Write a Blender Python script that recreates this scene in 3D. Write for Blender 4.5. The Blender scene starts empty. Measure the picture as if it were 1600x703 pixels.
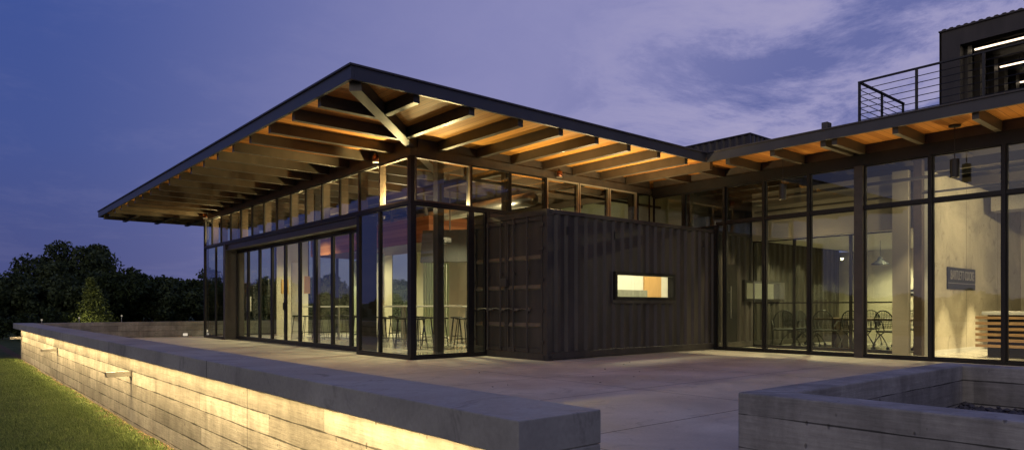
import bpy, bmesh, math, random
import numpy as np
from mathutils import Vector, Matrix
R = math.radians
random.seed(7)
rng = np.random.default_rng(7)
sc = bpy.context.scene
COL = sc.collection

# ------------------------------------------------------------------ helpers
class MB:
    """collects shapes and links them as ONE mesh object"""
    def __init__(s):
        s.v = []; s.f = []
    def box(s, x0, x1, y0, y1, z0, z1):
        n = len(s.v)
        s.v += [(x0,y0,z0),(x1,y0,z0),(x1,y1,z0),(x0,y1,z0),(x0,y0,z1),(x1,y0,z1),(x1,y1,z1),(x0,y1,z1)]
        s.f += [tuple(n+i for i in q) for q in ((0,3,2,1),(4,5,6,7),(0,1,5,4),(1,2,6,5),(2,3,7,6),(3,0,4,7))]
        return s
    def cbox(s, c, d, rz=0, rx=0, ry=0):
        M = Matrix.Translation(c) @ Matrix.Rotation(rz,4,'Z') @ Matrix.Rotation(ry,4,'Y') @ Matrix.Rotation(rx,4,'X')
        n = len(s.v)
        a,b,e = d[0]/2,d[1]/2,d[2]/2
        for p in ((-a,-b,-e),(a,-b,-e),(a,b,-e),(-a,b,-e),(-a,-b,e),(a,-b,e),(a,b,e),(-a,b,e)):
            s.v.append(tuple(M @ Vector(p)))
        s.f += [tuple(n+i for i in q) for q in ((0,3,2,1),(4,5,6,7),(0,1,5,4),(1,2,6,5),(2,3,7,6),(3,0,4,7))]
        return s
    def tube(s, pts, r, seg=8, r2=None):
        pts = [Vector(p) for p in pts]; n0 = len(s.v); up = Vector((0,0,1)); prev = None
        for i,p in enumerate(pts):
            t = (pts[min(i+1,len(pts)-1)] - pts[max(i-1,0)]).normalized()
            a = t.cross(up if prev is None else prev)
            if prev is None:
                if a.length < 1e-3: a = t.cross(Vector((1,0,0)))
                a.normalize(); b = a.cross(t).normalized()
            else:
                b = (prev - t*prev.dot(t)).normalized(); a = t.cross(b).normalized()
            prev = b
            rr = r if r2 is None else r + (r2-r)*i/(len(pts)-1)
            for k in range(seg):
                th = 2*math.pi*k/seg
                s.v.append(tuple(p + a*math.cos(th)*rr + b*math.sin(th)*rr))
        for i in range(len(pts)-1):
            for k in range(seg):
                k2 = (k+1)%seg
                s.f.append((n0+i*seg+k, n0+i*seg+k2, n0+(i+1)*seg+k2, n0+(i+1)*seg+k))
        s.f.append(tuple(n0+k for k in range(seg))[::-1]); s.f.append(tuple(n0+(len(pts)-1)*seg+k for k in range(seg)))
        return s
    def lathe(s, c, prof, seg=24):
        n0 = len(s.v)
        for (r,z) in prof:
            for k in range(seg):
                th = 2*math.pi*k/seg
                s.v.append((c[0]+r*math.cos(th), c[1]+r*math.sin(th), c[2]+z))
        for i in range(len(prof)-1):
            for k in range(seg):
                k2=(k+1)%seg
                s.f.append((n0+i*seg+k,n0+i*seg+k2,n0+(i+1)*seg+k2,n0+(i+1)*seg+k))
        if prof[0][0]>1e-4: s.f.append(tuple(n0+k for k in range(seg))[::-1])
        if prof[-1][0]>1e-4: s.f.append(tuple(n0+(len(prof)-1)*seg+k for k in range(seg)))
        return s
    def prism(s, poly, axis, a, b):
        """poly: 2D points extruded along axis ('x': poly=(y,z), 'y': poly=(x,z), 'z': poly=(x,y))"""
        n0=len(s.v); m=len(poly)
        for t in (a,b):
            for (p,q) in poly:
                s.v.append({'x':(t,p,q),'y':(p,t,q),'z':(p,q,t)}[axis])
        s.f.append(tuple(range(n0,n0+m))); s.f.append(tuple(range(n0+m,n0+2*m))[::-1])
        for i in range(m):
            j=(i+1)%m; s.f.append((n0+i,n0+m+i,n0+m+j,n0+j))
        return s
    def build(s, name, mat, parent=None, smooth=False, bevel=0, loc=None):
        me = bpy.data.meshes.new(name); me.from_pydata(s.v, [], s.f); me.update()
        bm = bmesh.new(); bm.from_mesh(me); bmesh.ops.recalc_face_normals(bm, faces=bm.faces); bm.to_mesh(me); bm.free()
        me.materials.append(mat)
        if smooth:
            for p in me.polygons: p.use_smooth = True
        o = bpy.data.objects.new(name, me); COL.objects.link(o)
        if parent: o.parent = parent
        if loc: o.location = loc
        if bevel:
            m = o.modifiers.new('bevel','BEVEL'); m.width = bevel; m.segments = 2; m.limit_method='ANGLE'
        return o

def tag(o, label=None, cat=None, group=None, kind=None):
    if label: o['label'] = label
    if cat: o['category'] = cat
    if group: o['group'] = group
    if kind: o['kind'] = kind
    return o
def thing(name, label, cat, loc=(0,0,0), rz=0, group=None):
    o = bpy.data.objects.new(name, None); COL.objects.link(o)
    o.location = loc; o.rotation_euler = (0,0,rz); o.empty_display_size=.2
    return tag(o, label, cat, group)
def dup(root, loc, rz=0, label=None, group=None, scale=None):
    r = root.copy(); COL.objects.link(r); r.location = loc; r.rotation_euler = (0,0,rz)
    if scale: r.scale = scale
    if label: r['label'] = label
    if group: r['group'] = group
    for ch in list(root.children):
        c = ch.copy(); COL.objects.link(c); c.parent = r
        for g in list(ch.children):
            d = g.copy(); COL.objects.link(d); d.parent = c
    return r
def struct(o): o['kind']='structure'; return o

# ------------------------------------------------------------------ materials
def newmat(name):
    m = bpy.data.materials.new(name); m.use_nodes = True
    nt = m.node_tree; nt.nodes.clear()
    out = nt.nodes.new('ShaderNodeOutputMaterial')
    return m, nt, out
def N(nt, t, **kw):
    n = nt.nodes.new(t)
    for k,v in kw.items():
        if k in n.inputs: n.inputs[k].default_value = v
        else: setattr(n, k, v)
    return n
def L(nt,a,b): nt.links.new(a,b)
def plain(name, col, rough=.5, metal=0, var=.15, vscale=6, bump=.0, bscale=60, spec=.5, streak=None):
    m, nt, out = newmat(name)
    b = N(nt,'ShaderNodeBsdfPrincipled'); b.inputs['Roughness'].default_value=rough; b.inputs['Metallic'].default_value=metal
    b.inputs['Specular IOR Level'].default_value=spec
    tc = N(nt,'ShaderNodeTexCoord'); mp = N(nt,'ShaderNodeMapping'); L(nt,tc.outputs['Object'],mp.inputs[0])
    if streak: mp.inputs['Scale'].default_value = streak
    no = N(nt,'ShaderNodeTexNoise'); no.inputs['Scale'].default_value=vscale; no.inputs['Detail'].default_value=6; no.inputs['Roughness'].default_value=.6
    L(nt,mp.outputs[0],no.inputs['Vector'])
    r = N(nt,'ShaderNodeValToRGB'); e=r.color_ramp.elements
    e[0].position=.3; e[1].position=.7
    e[0].color=tuple(c*(1-var) for c in col)+(1,); e[1].color=tuple(min(1,c*(1+var)) for c in col)+(1,)
    L(nt,no.outputs['Fac'],r.inputs[0]); L(nt,r.outputs[0],b.inputs['Base Color'])
    rr = N(nt,'ShaderNodeMapRange'); rr.inputs['To Min'].default_value=max(0,rough-.08); rr.inputs['To Max'].default_value=min(1,rough+.08)
    L(nt,no.outputs['Fac'],rr.inputs[0]); L(nt,rr.outputs[0],b.inputs['Roughness'])
    if bump:
        n2 = N(nt,'ShaderNodeTexNoise'); n2.inputs['Scale'].default_value=bscale; n2.inputs['Detail'].default_value=5
        L(nt,mp.outputs[0],n2.inputs['Vector'])
        bp = N(nt,'ShaderNodeBump'); bp.inputs['Strength'].default_value=bump; bp.inputs['Distance'].default_value=.01
        L(nt,n2.outputs['Fac'],bp.inputs['Height']); L(nt,bp.outputs[0],b.inputs['Normal'])
    L(nt,b.outputs[0],out.inputs[0])
    return m
def glow(name, col, strength):
    m, nt, out = newmat(name)
    e = N(nt,'ShaderNodeEmission'); e.inputs[0].default_value=col+(1,); e.inputs[1].default_value=strength
    L(nt,e.outputs[0],out.inputs[0]); return m
def glassmat(name, tint=(.80,.84,.72), refl=1.0, frost=0.0):
    m, nt, out = newmat(name)
    t = N(nt,'ShaderNodeBsdfTransparent'); t.inputs[0].default_value=tint+(1,)
    g = N(nt,'ShaderNodeBsdfGlossy'); g.inputs['Roughness'].default_value=0.0; g.inputs['Color'].default_value=(.92,.96,1,1)
    tc = N(nt,'ShaderNodeTexCoord')
    no = N(nt,'ShaderNodeTexNoise'); no.inputs['Scale'].default_value=.7; no.inputs['Detail'].default_value=1
    L(nt,tc.outputs['Object'],no.inputs['Vector'])
    bp = N(nt,'ShaderNodeBump'); bp.inputs['Strength'].default_value=.06; bp.inputs['Distance'].default_value=.02
    L(nt,no.outputs['Fac'],bp.inputs['Height']); L(nt,bp.outputs[0],g.inputs['Normal'])
    ge = N(nt,'ShaderNodeNewGeometry'); dp = N(nt,'ShaderNodeVectorMath',operation='DOT_PRODUCT'); L(nt,ge.outputs['Incoming'],dp.inputs[0]); L(nt,ge.outputs['Normal'],dp.inputs[1])
    ab = N(nt,'ShaderNodeMath',operation='ABSOLUTE'); L(nt,dp.outputs['Value'],ab.inputs[0])
    om = N(nt,'ShaderNodeMath',operation='SUBTRACT'); om.inputs[0].default_value=1; L(nt,ab.outputs[0],om.inputs[1])
    pw = N(nt,'ShaderNodeMath',operation='POWER'); pw.inputs[1].default_value=3.4; L(nt,om.outputs[0],pw.inputs[0])
    mul = N(nt,'ShaderNodeMath',operation='MULTIPLY_ADD'); mul.inputs[1].default_value=.9*refl; mul.inputs[2].default_value=.10*refl; L(nt,pw.outputs[0],mul.inputs[0])
    mn = N(nt,'ShaderNodeMath',operation='MINIMUM'); mn.inputs[1].default_value=.95
    L(nt,mul.outputs[0],mn.inputs[0])
    mx = N(nt,'ShaderNodeMixShader'); L(nt,mn.outputs[0],mx.inputs[0]); L(nt,t.outputs[0],mx.inputs[1]); L(nt,g.outputs[0],mx.inputs[2])
    last = mx
    if frost:
        d = N(nt,'ShaderNodeBsdfTranslucent'); d.inputs[0].default_value=(.8,.8,.7,1)
        n2 = N(nt,'ShaderNodeTexNoise'); n2.inputs['Scale'].default_value=16; n2.inputs['Detail'].default_value=8
        mpp=N(nt,'ShaderNodeMapping'); mpp.inputs['Scale'].default_value=(1,1,.5); L(nt,tc.outputs['Object'],mpp.inputs[0]); L(nt,mpp.outputs[0],n2.inputs['Vector'])
        rp = N(nt,'ShaderNodeMapRange'); rp.inputs['From Min'].default_value=.42; rp.inputs['From Max'].default_value=.75; rp.inputs['To Max'].default_value=frost
        L(nt,n2.outputs['Fac'],rp.inputs[0])
        m2 = N(nt,'ShaderNodeMixShader'); L(nt,rp.outputs[0],m2.inputs[0]); L(nt,mx.outputs[0],m2.inputs[1]); L(nt,d.outputs[0],m2.inputs[2]); last=m2
    L(nt,last.outputs[0],out.inputs[0]); return m

def planks(name, axis, width, col, dark, rough=.62, gloss=.18):
    """boards running along `axis` in the object's XY plane"""
    m, nt, out = newmat(name)
    b = N(nt,'ShaderNodeBsdfPrincipled'); b.inputs['Roughness'].default_value=rough; b.inputs['Specular IOR Level'].default_value=gloss
    tc = N(nt,'ShaderNodeTexCoord'); sp = N(nt,'ShaderNodeSeparateXYZ'); L(nt,tc.outputs['Object'],sp.inputs[0])
    cross = sp.outputs['Y'] if axis=='x' else sp.outputs['X']
    if axis=='xz': cross = sp.outputs['Z']
    d = N(nt,'ShaderNodeMath',operation='DIVIDE'); d.inputs[1].default_value=width; L(nt,cross,d.inputs[0])
    fl = N(nt,'ShaderNodeMath',operation='FLOOR'); L(nt,d.outputs[0],fl.inputs[0])
    fr = N(nt,'ShaderNodeMath',operation='FRACT'); L(nt,d.outputs[0],fr.inputs[0])
    wn = N(nt,'ShaderNodeTexWhiteNoise',noise_dimensions='1D'); L(nt,fl.outputs[0],wn.inputs['W'])
    mp = N(nt,'ShaderNodeMapping'); L(nt,tc.outputs['Object'],mp.inputs[0])
    mp.inputs['Scale'].default_value = (1.2,30,30) if axis in('x','xz') else (30,1.2,30)
    ad = N(nt,'ShaderNodeVectorMath',operation='ADD'); L(nt,mp.outputs[0],ad.inputs[0])
    sc_ = N(nt,'ShaderNodeVectorMath',operation='SCALE'); sc_.inputs['Scale'].default_value=37; L(nt,wn.outputs['Color'],sc_.inputs[0]); L(nt,sc_.outputs[0],ad.inputs[1])
    no = N(nt,'ShaderNodeTexNoise'); no.inputs['Scale'].default_value=1; no.inputs['Detail'].default_value=5; L(nt,ad.outputs[0],no.inputs['Vector'])
    s2 = N(nt,'ShaderNodeMath',operation='MULTIPLY_ADD'); s2.inputs[1].default_value=.55; L(nt,wn.outputs['Value'],s2.inputs[0])
    s3 = N(nt,'ShaderNodeMath',operation='MULTIPLY'); s3.inputs[1].default_value=.5; L(nt,no.outputs['Fac'],s3.inputs[0]); L(nt,s3.outputs[0],s2.inputs[2])
    r = N(nt,'ShaderNodeValToRGB'); e=r.color_ramp.elements; e[0].position=.15; e[1].position=.85
    e[0].color=dark+(1,); e[1].color=col+(1,); L(nt,s2.outputs[0],r.inputs[0])
    # groove
    g = N(nt,'ShaderNodeMath',operation='COMPARE'); g.inputs[1].default_value=0; g.inputs[2].default_value=.05; L(nt,fr.outputs[0],g.inputs[0])
    mx = N(nt,'ShaderNodeMixRGB'); mx.inputs[2].default_value=tuple(c*.25 for c in dark)+(1,); L(nt,g.outputs[0],mx.inputs[0]); L(nt,r.outputs[0],mx.inputs[1])
    L(nt,mx.outputs[0],b.inputs['Base Color']); L(nt,b.outputs[0],out.inputs[0])
    return m

def board_concrete(name, col=(.34,.32,.28), joint=3.29, joff=0.0, bw=2.4, bh=.17, zoff=0, tone=.30, pits=1.0, lines=1.0):
    """board formed concrete: courses of unequal boards that differ in tone, broken dark seams, grain, pits, stains, control joints"""
    m, nt, out = newmat(name)
    b = N(nt,'ShaderNodeBsdfPrincipled'); b.inputs['Roughness'].default_value=.85; b.inputs['Specular IOR Level'].default_value=.2
    tc = N(nt,'ShaderNodeTexCoord'); sp = N(nt,'ShaderNodeSeparateXYZ'); L(nt,tc.outputs['Object'],sp.inputs[0])
    def mth(op,a,b_=None,c=None,clamp=False):
        n=N(nt,'ShaderNodeMath',operation=op); n.use_clamp=clamp
        for k,v in enumerate((a,b_,c)):
            if v is None: continue
            if isinstance(v,(int,float)): n.inputs[k].default_value=v
            else: L(nt,v,n.inputs[k])
        return n.outputs[0]
    def rng_(src,a,bb,lo,hi):
        n=N(nt,'ShaderNodeMapRange'); n.inputs['From Min'].default_value=a; n.inputs['From Max'].default_value=bb; n.inputs['To Min'].default_value=lo; n.inputs['To Max'].default_value=hi; L(nt,src,n.inputs[0]); return n.outputs[0]
    def noise(scale,detail=5,rough=.6,mp=None,dist=0):
        n=N(nt,'ShaderNodeTexNoise'); n.inputs['Scale'].default_value=scale; n.inputs['Detail'].default_value=detail; n.inputs['Roughness'].default_value=rough; n.inputs['Distortion'].default_value=dist
        if mp:
            q=N(nt,'ShaderNodeMapping'); q.inputs['Scale'].default_value=mp; L(nt,tc.outputs['Object'],q.inputs[0]); L(nt,q.outputs[0],n.inputs['Vector'])
        else: L(nt,tc.outputs['Object'],n.inputs['Vector'])
        return n.outputs['Fac']
    def white(v,seed=0):
        n=N(nt,'ShaderNodeTexWhiteNoise',noise_dimensions='1D'); L(nt,mth('ADD',v,seed),n.inputs['W']); return n.outputs['Value']
    u = mth('ADD',sp.outputs['X'],sp.outputs['Y'])
    wob = mth('MULTIPLY_ADD',noise(1.3,2),.016,zoff)
    zz = mth('ADD',sp.outputs['Z'],wob)
    row = mth('FLOOR',mth('DIVIDE',zz,bh)); fz = mth('FRACT',mth('DIVIDE',zz,bh))
    rr_ = white(row,3.7)
    # board length differs per course
    uu = mth('ADD',u,mth('MULTIPLY',rr_,17.3))
    len_ = mth('MULTIPLY_ADD',white(row,9.1),bw*.6,bw*.6)
    colid = mth('FLOOR',mth('DIVIDE',uu,len_))
    bid = mth('MULTIPLY_ADD',row,13.7,colid)
    wb_ = white(bid,1.3)
    # short dark patch boards, few
    kt = mth('MULTIPLY_ADD',mth('POWER',wb_,.7),tone*1.6,1-tone)
    # half courses, faint
    fh = mth('FRACT',mth('DIVIDE',zz,bh/2))
    brk = noise(3.1,3)                      # seams come and go
    dist = mth('MINIMUM',fz,mth('SUBTRACT',1,fz))
    seamw = mth('MULTIPLY',rng_(brk,.32,.68,.006,.065),lines)
    seam = mth('LESS_THAN',dist,seamw)
    dist2= mth('MINIMUM',fh,mth('SUBTRACT',1,fh))
    seam2 = mth('LESS_THAN',dist2,mth('MULTIPLY',rng_(noise(2.3,3,.6,(1,1,1.7)),.5,.7,0,.03),lines))
    gn = noise(1.6,8,.68,(2.2,2.2,30)); big = noise(2.1,7,.65,None,.4); fine = noise(30,5,.7); st = noise(1,5,.6,(8,8,1.0))
    vr = N(nt,'ShaderNodeTexVoronoi'); vr.inputs['Scale'].default_value=9; 
    q=N(nt,'ShaderNodeMapping'); q.inputs['Scale'].default_value=(1.6,1.6,.9); L(nt,tc.outputs['Object'],q.inputs[0]); L(nt,q.outputs[0],vr.inputs['Vector'])
    pit = rng_(mth('SUBTRACT',vr.outputs['Distance'],mth('MULTIPLY',rng_(big,.45,.7,0,.16),pits)),.0,.06,0,1)
    k = mth('MULTIPLY',kt,rng_(gn,.3,.7,.80,1.14))
    k = mth('MULTIPLY',k,rng_(big,.3,.7,.62,1.2))
    k = mth('MULTIPLY',k,rng_(st,.33,.62,.84,1.06))
    k = mth('MULTIPLY',k,rng_(fine,.3,.7,.90,1.08))
    k = mth('MULTIPLY',k,rng_(pit,0,1,.5,1))
    k = mth('MULTIPLY',k,rng_(seam,0,1,1,.28)); k = mth('MULTIPLY',k,rng_(seam2,0,1,1,.55))
    jc = mth('LESS_THAN',mth('MODULO',mth('ADD',u,-joff+joint*20),joint),.013)
    k = mth('MULTIPLY',k,rng_(jc,0,1,1,.3))
    hs = N(nt,'ShaderNodeVectorMath',operation='SCALE'); hs.inputs[0].default_value=col; L(nt,k,hs.inputs['Scale'])
    L(nt,hs.outputs[0],b.inputs['Base Color'])
    h = mth('MULTIPLY_ADD',gn,.35,mth('MULTIPLY',wb_,.55)); h = mth('MULTIPLY_ADD',seam,-.8,h); h = mth('MULTIPLY_ADD',pit,.4,h); h = mth('MULTIPLY_ADD',fine,.22,h); h=mth('MULTIPLY_ADD',jc,-.6,h)
    bp = N(nt,'ShaderNodeBump'); bp.inputs['Strength'].default_value=.75; bp.inputs['Distance'].default_value=.012
    L(nt,h,bp.inputs['Height']); L(nt,bp.outputs[0],b.inputs['Normal'])
    L(nt,b.outputs[0],out.inputs[0]); return m

def slab_concrete(name, col, jx=None, jy=None, rough=.6, var=.16, crack=True, spec=.35):
    """troweled concrete with saw-cut joints at x = jx[0]+n*jx[1], y = jy[0]+n*jy[1]"""
    m, nt, out = newmat(name)
    b = N(nt,'ShaderNodeBsdfPrincipled'); b.inputs['Roughness'].default_value=rough; b.inputs['Specular IOR Level'].default_value=spec
    tc = N(nt,'ShaderNodeTexCoord'); sp = N(nt,'ShaderNodeSeparateXYZ'); L(nt,tc.outputs['Object'],sp.inputs[0])
    a = N(nt,'ShaderNodeTexNoise'); a.inputs['Scale'].default_value=.9; a.inputs['Detail'].default_value=9; a.inputs['Roughness'].default_value=.62; a.inputs['Distortion'].default_value=.6; L(nt,tc.outputs['Object'],a.inputs['Vector'])
    c = N(nt,'ShaderNodeTexNoise'); c.inputs['Scale'].default_value=38; c.inputs['Detail'].default_value=4; L(nt,tc.outputs['Object'],c.inputs['Vector'])
    mr = N(nt,'ShaderNodeMapRange'); mr.inputs['From Min'].default_value=.3; mr.inputs['From Max'].default_value=.7; mr.inputs['To Min'].default_value=1-var; mr.inputs['To Max'].default_value=1+var; L(nt,a.outputs['Fac'],mr.inputs[0])
    mr2 = N(nt,'ShaderNodeMapRange'); mr2.inputs['From Min'].default_value=.3; mr2.inputs['From Max'].default_value=.7; mr2.inputs['To Min'].default_value=.93; mr2.inputs['To Max'].default_value=1.07; L(nt,c.outputs['Fac'],mr2.inputs[0])
    k = N(nt,'ShaderNodeMath',operation='MULTIPLY'); L(nt,mr.outputs[0],k.inputs[0]); L(nt,mr2.outputs[0],k.inputs[1]); k=k.outputs[0]
    wm = N(nt,'ShaderNodeTexNoise'); wm.inputs['Scale'].default_value=2.7; wm.inputs['Detail'].default_value=10; wm.inputs['Roughness'].default_value=.7; wm.inputs['Distortion'].default_value=1.2; L(nt,tc.outputs['Object'],wm.inputs['Vector'])
    wr = N(nt,'ShaderNodeMapRange'); wr.inputs['From Min'].default_value=.56; wr.inputs['From Max'].default_value=.68; wr.inputs['To Min'].default_value=1; wr.inputs['To Max'].default_value=1-var*1.3; L(nt,wm.outputs['Fac'],wr.inputs[0])
    kw = N(nt,'ShaderNodeMath',operation='MULTIPLY'); L(nt,k,kw.inputs[0]); L(nt,wr.outputs[0],kw.inputs[1]); k=kw.outputs[0]
    for src,j in ((sp.outputs['X'],jx),(sp.outputs['Y'],jy)):
        if not j: continue
        n=N(nt,'ShaderNodeMath',operation='ADD'); n.inputs[1].default_value=-j[0]+j[1]*20; L(nt,src,n.inputs[0])
        q=N(nt,'ShaderNodeMath',operation='MODULO'); q.inputs[1].default_value=j[1]; L(nt,n.outputs[0],q.inputs[0])
        p=N(nt,'ShaderNodeMath',operation='LESS_THAN'); p.inputs[1].default_value=.016; L(nt,q.outputs[0],p.inputs[0])
        w=N(nt,'ShaderNodeMapRange'); w.inputs['To Min'].default_value=1; w.inputs['To Max'].default_value=.15; L(nt,p.outputs[0],w.inputs[0])
        kk=N(nt,'ShaderNodeMath',operation='MULTIPLY'); L(nt,k,kk.inputs[0]); L(nt,w.outputs[0],kk.inputs[1]); k=kk.outputs[0]
    hs = N(nt,'ShaderNodeVectorMath',operation='SCALE'); hs.inputs[0].default_value=col; L(nt,k,hs.inputs['Scale']); L(nt,hs.outputs[0],b.inputs['Base Color'])
    rr = N(nt,'ShaderNodeMapRange'); rr.inputs['From Min'].default_value=.3; rr.inputs['From Max'].default_value=.7; rr.inputs['To Min'].default_value=max(.03,rough-.14); rr.inputs['To Max'].default_value=rough+.14; L(nt,a.outputs['Fac'],rr.inputs[0]); L(nt,rr.outputs[0],b.inputs['Roughness'])
    bp = N(nt,'ShaderNodeBump'); bp.inputs['Strength'].default_value=.25; bp.inputs['Distance'].default_value=.004; L(nt,c.outputs['Fac'],bp.inputs['Height']); L(nt,bp.outputs[0],b.inputs['Normal'])
    L(nt,b.outputs[0],out.inputs[0]); return m

def leafmat(name, c1, c2):
    m, nt, out = newmat(name)
    b = N(nt,'ShaderNodeBsdfPrincipled'); b.inputs['Roughness'].default_value=.75; b.inputs['Specular IOR Level'].default_value=.15
    g = N(nt,'ShaderNodeNewGeometry'); tc=N(nt,'ShaderNodeTexCoord')
    no = N(nt,'ShaderNodeTexNoise'); no.inputs['Scale'].default_value=1.5; L(nt,tc.outputs['Object'],no.inputs['Vector'])
    ad = N(nt,'ShaderNodeMath',operation='MULTIPLY_ADD'); ad.inputs[1].default_value=.5; L(nt,g.outputs['Random Per Island'],ad.inputs[0])
    mm = N(nt,'ShaderNodeMath',operation='MULTIPLY'); mm.inputs[1].default_value=.5; L(nt,no.outputs['Fac'],mm.inputs[0]); L(nt,mm.outputs[0],ad.inputs[2])
    r = N(nt,'ShaderNodeValToRGB'); e=r.color_ramp.elements; e[0].position=.15; e[1].position=.8; e[0].color=c1+(1,); e[1].color=c2+(1,)
    L(nt,ad.outputs[0],r.inputs[0]); L(nt,r.outputs[0],b.inputs['Base Color'])
    L(nt,b.outputs[0],out.inputs[0]); return m

M = {}
M['steel']   = plain('dark_bronze_steel', (.060,.052,.046), .42, 0, .2, 5, .08, 90)
M['beam']    = plain('bronze_painted_beam', (.066,.054,.040), .42, 0, .18, 4, .05, 60)
M['fascia']  = plain('grey_painted_fascia', (.052,.05,.052), .42, 0, .15, 3, .04, 40)
M['frame']   = plain('black_window_frame', (.016,.015,.015), .42, 0, .2, 8, 0, 60, .3)
M['fin']     = plain('bronze_mullion', (.085,.06,.042), .45, 0, .2, 8)
M['cont']    = plain('charcoal_container_paint', (.057,.050,.044), .48, 0, .34, 2.6, .12, 14, .35, (1,1,.3))
M['rib']     = plain('tan_door_rib', (.14,.12,.092), .5, 0, .3, 3)  # door ribs, paler and browner than the container
M['black']   = plain('black_plastic', (.015,.015,.016), .45)
M['rod']     = plain('worn_steel_rod', (.13,.115,.10), .4, .3, .3, 12)
M['chrome']  = plain('brushed_steel', (.5,.48,.44), .3, .9, .1, 30)
M['copper']  = plain('copper_fixture', (.20,.07,.035), .3, .6, .2, 20)
M['glass']   = glassmat('window_glass')
M['frost']   = glassmat('dusty_glass', frost=.03)
M['glassin'] = glassmat('partition_glass', (.86,.9,.8), .7)
M['wood_y']  = planks('soffit_boards_along_y','y',.14,(.60,.30,.065),(.40,.17,.032))
M['wood_x']  = planks('soffit_boards_along_x','x',.14,(.54,.235,.055),(.33,.12,.026))
M['woodpanel']=planks('stained_plank_panel','xz',.12,(.32,.13,.06),(.19,.065,.027),.5)
M['slatwood']= plain('desk_slat_wood', (.50,.30,.145), .45, 0, .25, 3, 0, 0, .4, (1,2,20))
M['doorwood']= plain('maple_door', (.55,.33,.13), .4, 0, .12, 4, 0, 0, .4, (14,14,1))
M['taupe']   = plain('taupe_plaster', (.36,.32,.25), .8, 0, .08, 1.5)
M['white']   = plain('white_paint', (.72,.70,.64), .6, 0, .04)
M['beige']   = plain('warm_plaster', (.58,.53,.42), .8, 0, .06, 1.5)
M['greenish']= plain('pale_green_panel', (.42,.47,.33), .6, 0, .08, 1.5)
M['grey']    = plain('grey_laminate', (.22,.23,.19), .5)
M['tabletop']= plain('white_laminate', (.75,.73,.68), .3, 0, .04)
M['darkwood']= plain('dark_walnut', (.10,.06,.035), .4, 0, .25, 4, 0,0,.5,(12,2,12))
M['mesh']    = plain('black_mesh_fabric', (.03,.03,.03), .7, 0, .3, 60)
M['board']   = board_concrete('board_formed_concrete', joint=6.58, joff=3.73, bw=1.9, bh=.17, zoff=-.046, col=(.38,.345,.285), tone=.34)
M['board2']  = board_concrete('grey_board_formed_concrete', col=(.35,.335,.31), bh=.19, bw=1.8, joint=50, zoff=-.035, tone=.2, pits=1.3, lines=.55)
M['cap']     = slab_concrete('cap_concrete', (.31,.30,.275), None, (4.39,4.57), .7, .30)
M['deck']    = slab_concrete('deck_concrete', (.50,.46,.375), (6.72,3.05), (3.75,1.78), .62, .24)
M['floor']   = slab_concrete('polished_floor', (.42,.39,.33), (8.5,4.0), (6.0,4.0), .18, .12, spec=.5)
M['lobby']   = slab_concrete('lobby_concrete_wall', (.52,.46,.35), (16.0,2.4), None, .7, .30)
M['block']   = None
M['bark']    = plain('tree_bark', (.05,.04,.03), .9, 0, .3, 8, .4, 20)
M['leafA']   = leafmat('dark_leaves', (.03,.045,.018), (.085,.11,.045))
M['leafB']   = leafmat('olive_leaves', (.018,.030,.010), (.05,.07,.022))
M['leafC']   = leafmat('young_yellow_leaves', (.08,.10,.02), (.20,.23,.06))
M['ledwhite']= glow('led_tube_glow', (1,.80,.58), 2.4)
M['ledwarm'] = glow('led_strip_glow', (1,.78,.38), 6)
M['bulb']    = glow('lamp_bulb_glow', (1,.86,.6), 14)
M['cube']    = glow('deck_cube_glow', (1,.85,.65), .7)
M['dim']     = glow('small_marker_glow', (1,.85,.65), .35)
M['sign']    = plain('navy_sign_panel', (.02,.024,.04), .35)
M['letters'] = plain('silver_letters', (.34,.32,.31), .4, .3)
M['gravel']  = plain('dark_gravel', (.07,.065,.07), .9, 0, .5, 30)

def block_mat():
    m, nt, out = newmat('grey_block_wall')
    b = N(nt,'ShaderNodeBsdfPrincipled'); b.inputs['Roughness'].default_value=.9
    tc=N(nt,'ShaderNodeTexCoord'); sp=N(nt,'ShaderNodeSeparateXYZ'); L(nt,tc.outputs['Object'],sp.inputs[0]); cb=N(nt,'ShaderNodeCombineXYZ'); L(nt,sp.outputs['X'],cb.inputs[0]); L(nt,sp.outputs['Z'],cb.inputs[1])
    br=N(nt,'ShaderNodeTexBrick'); br.inputs['Scale'].default_value=1; br.inputs['Brick Width'].default_value=.4; br.inputs['Row Height'].default_value=.15; br.inputs['Mortar Size'].default_value=.008
    br.inputs['Color1'].default_value=(.2,.2,.22,1); br.inputs['Color2'].default_value=(.32,.32,.34,1); br.inputs['Mortar'].default_value=(.07,.07,.07,1)
    L(nt,cb.outputs[0],br.inputs['Vector']); L(nt,br.outputs['Color'],b.inputs['Base Color']); 
    bp=N(nt,'ShaderNodeBump'); bp.inputs['Strength'].default_value=.6; bp.inputs['Distance'].default_value=.02; bp.invert=True; L(nt,br.outputs['Fac'],bp.inputs['Height']); L(nt,bp.outputs[0],b.inputs['Normal'])
    L(nt,b.outputs[0],out.inputs[0]); return m
M['block']=block_mat()

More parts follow.
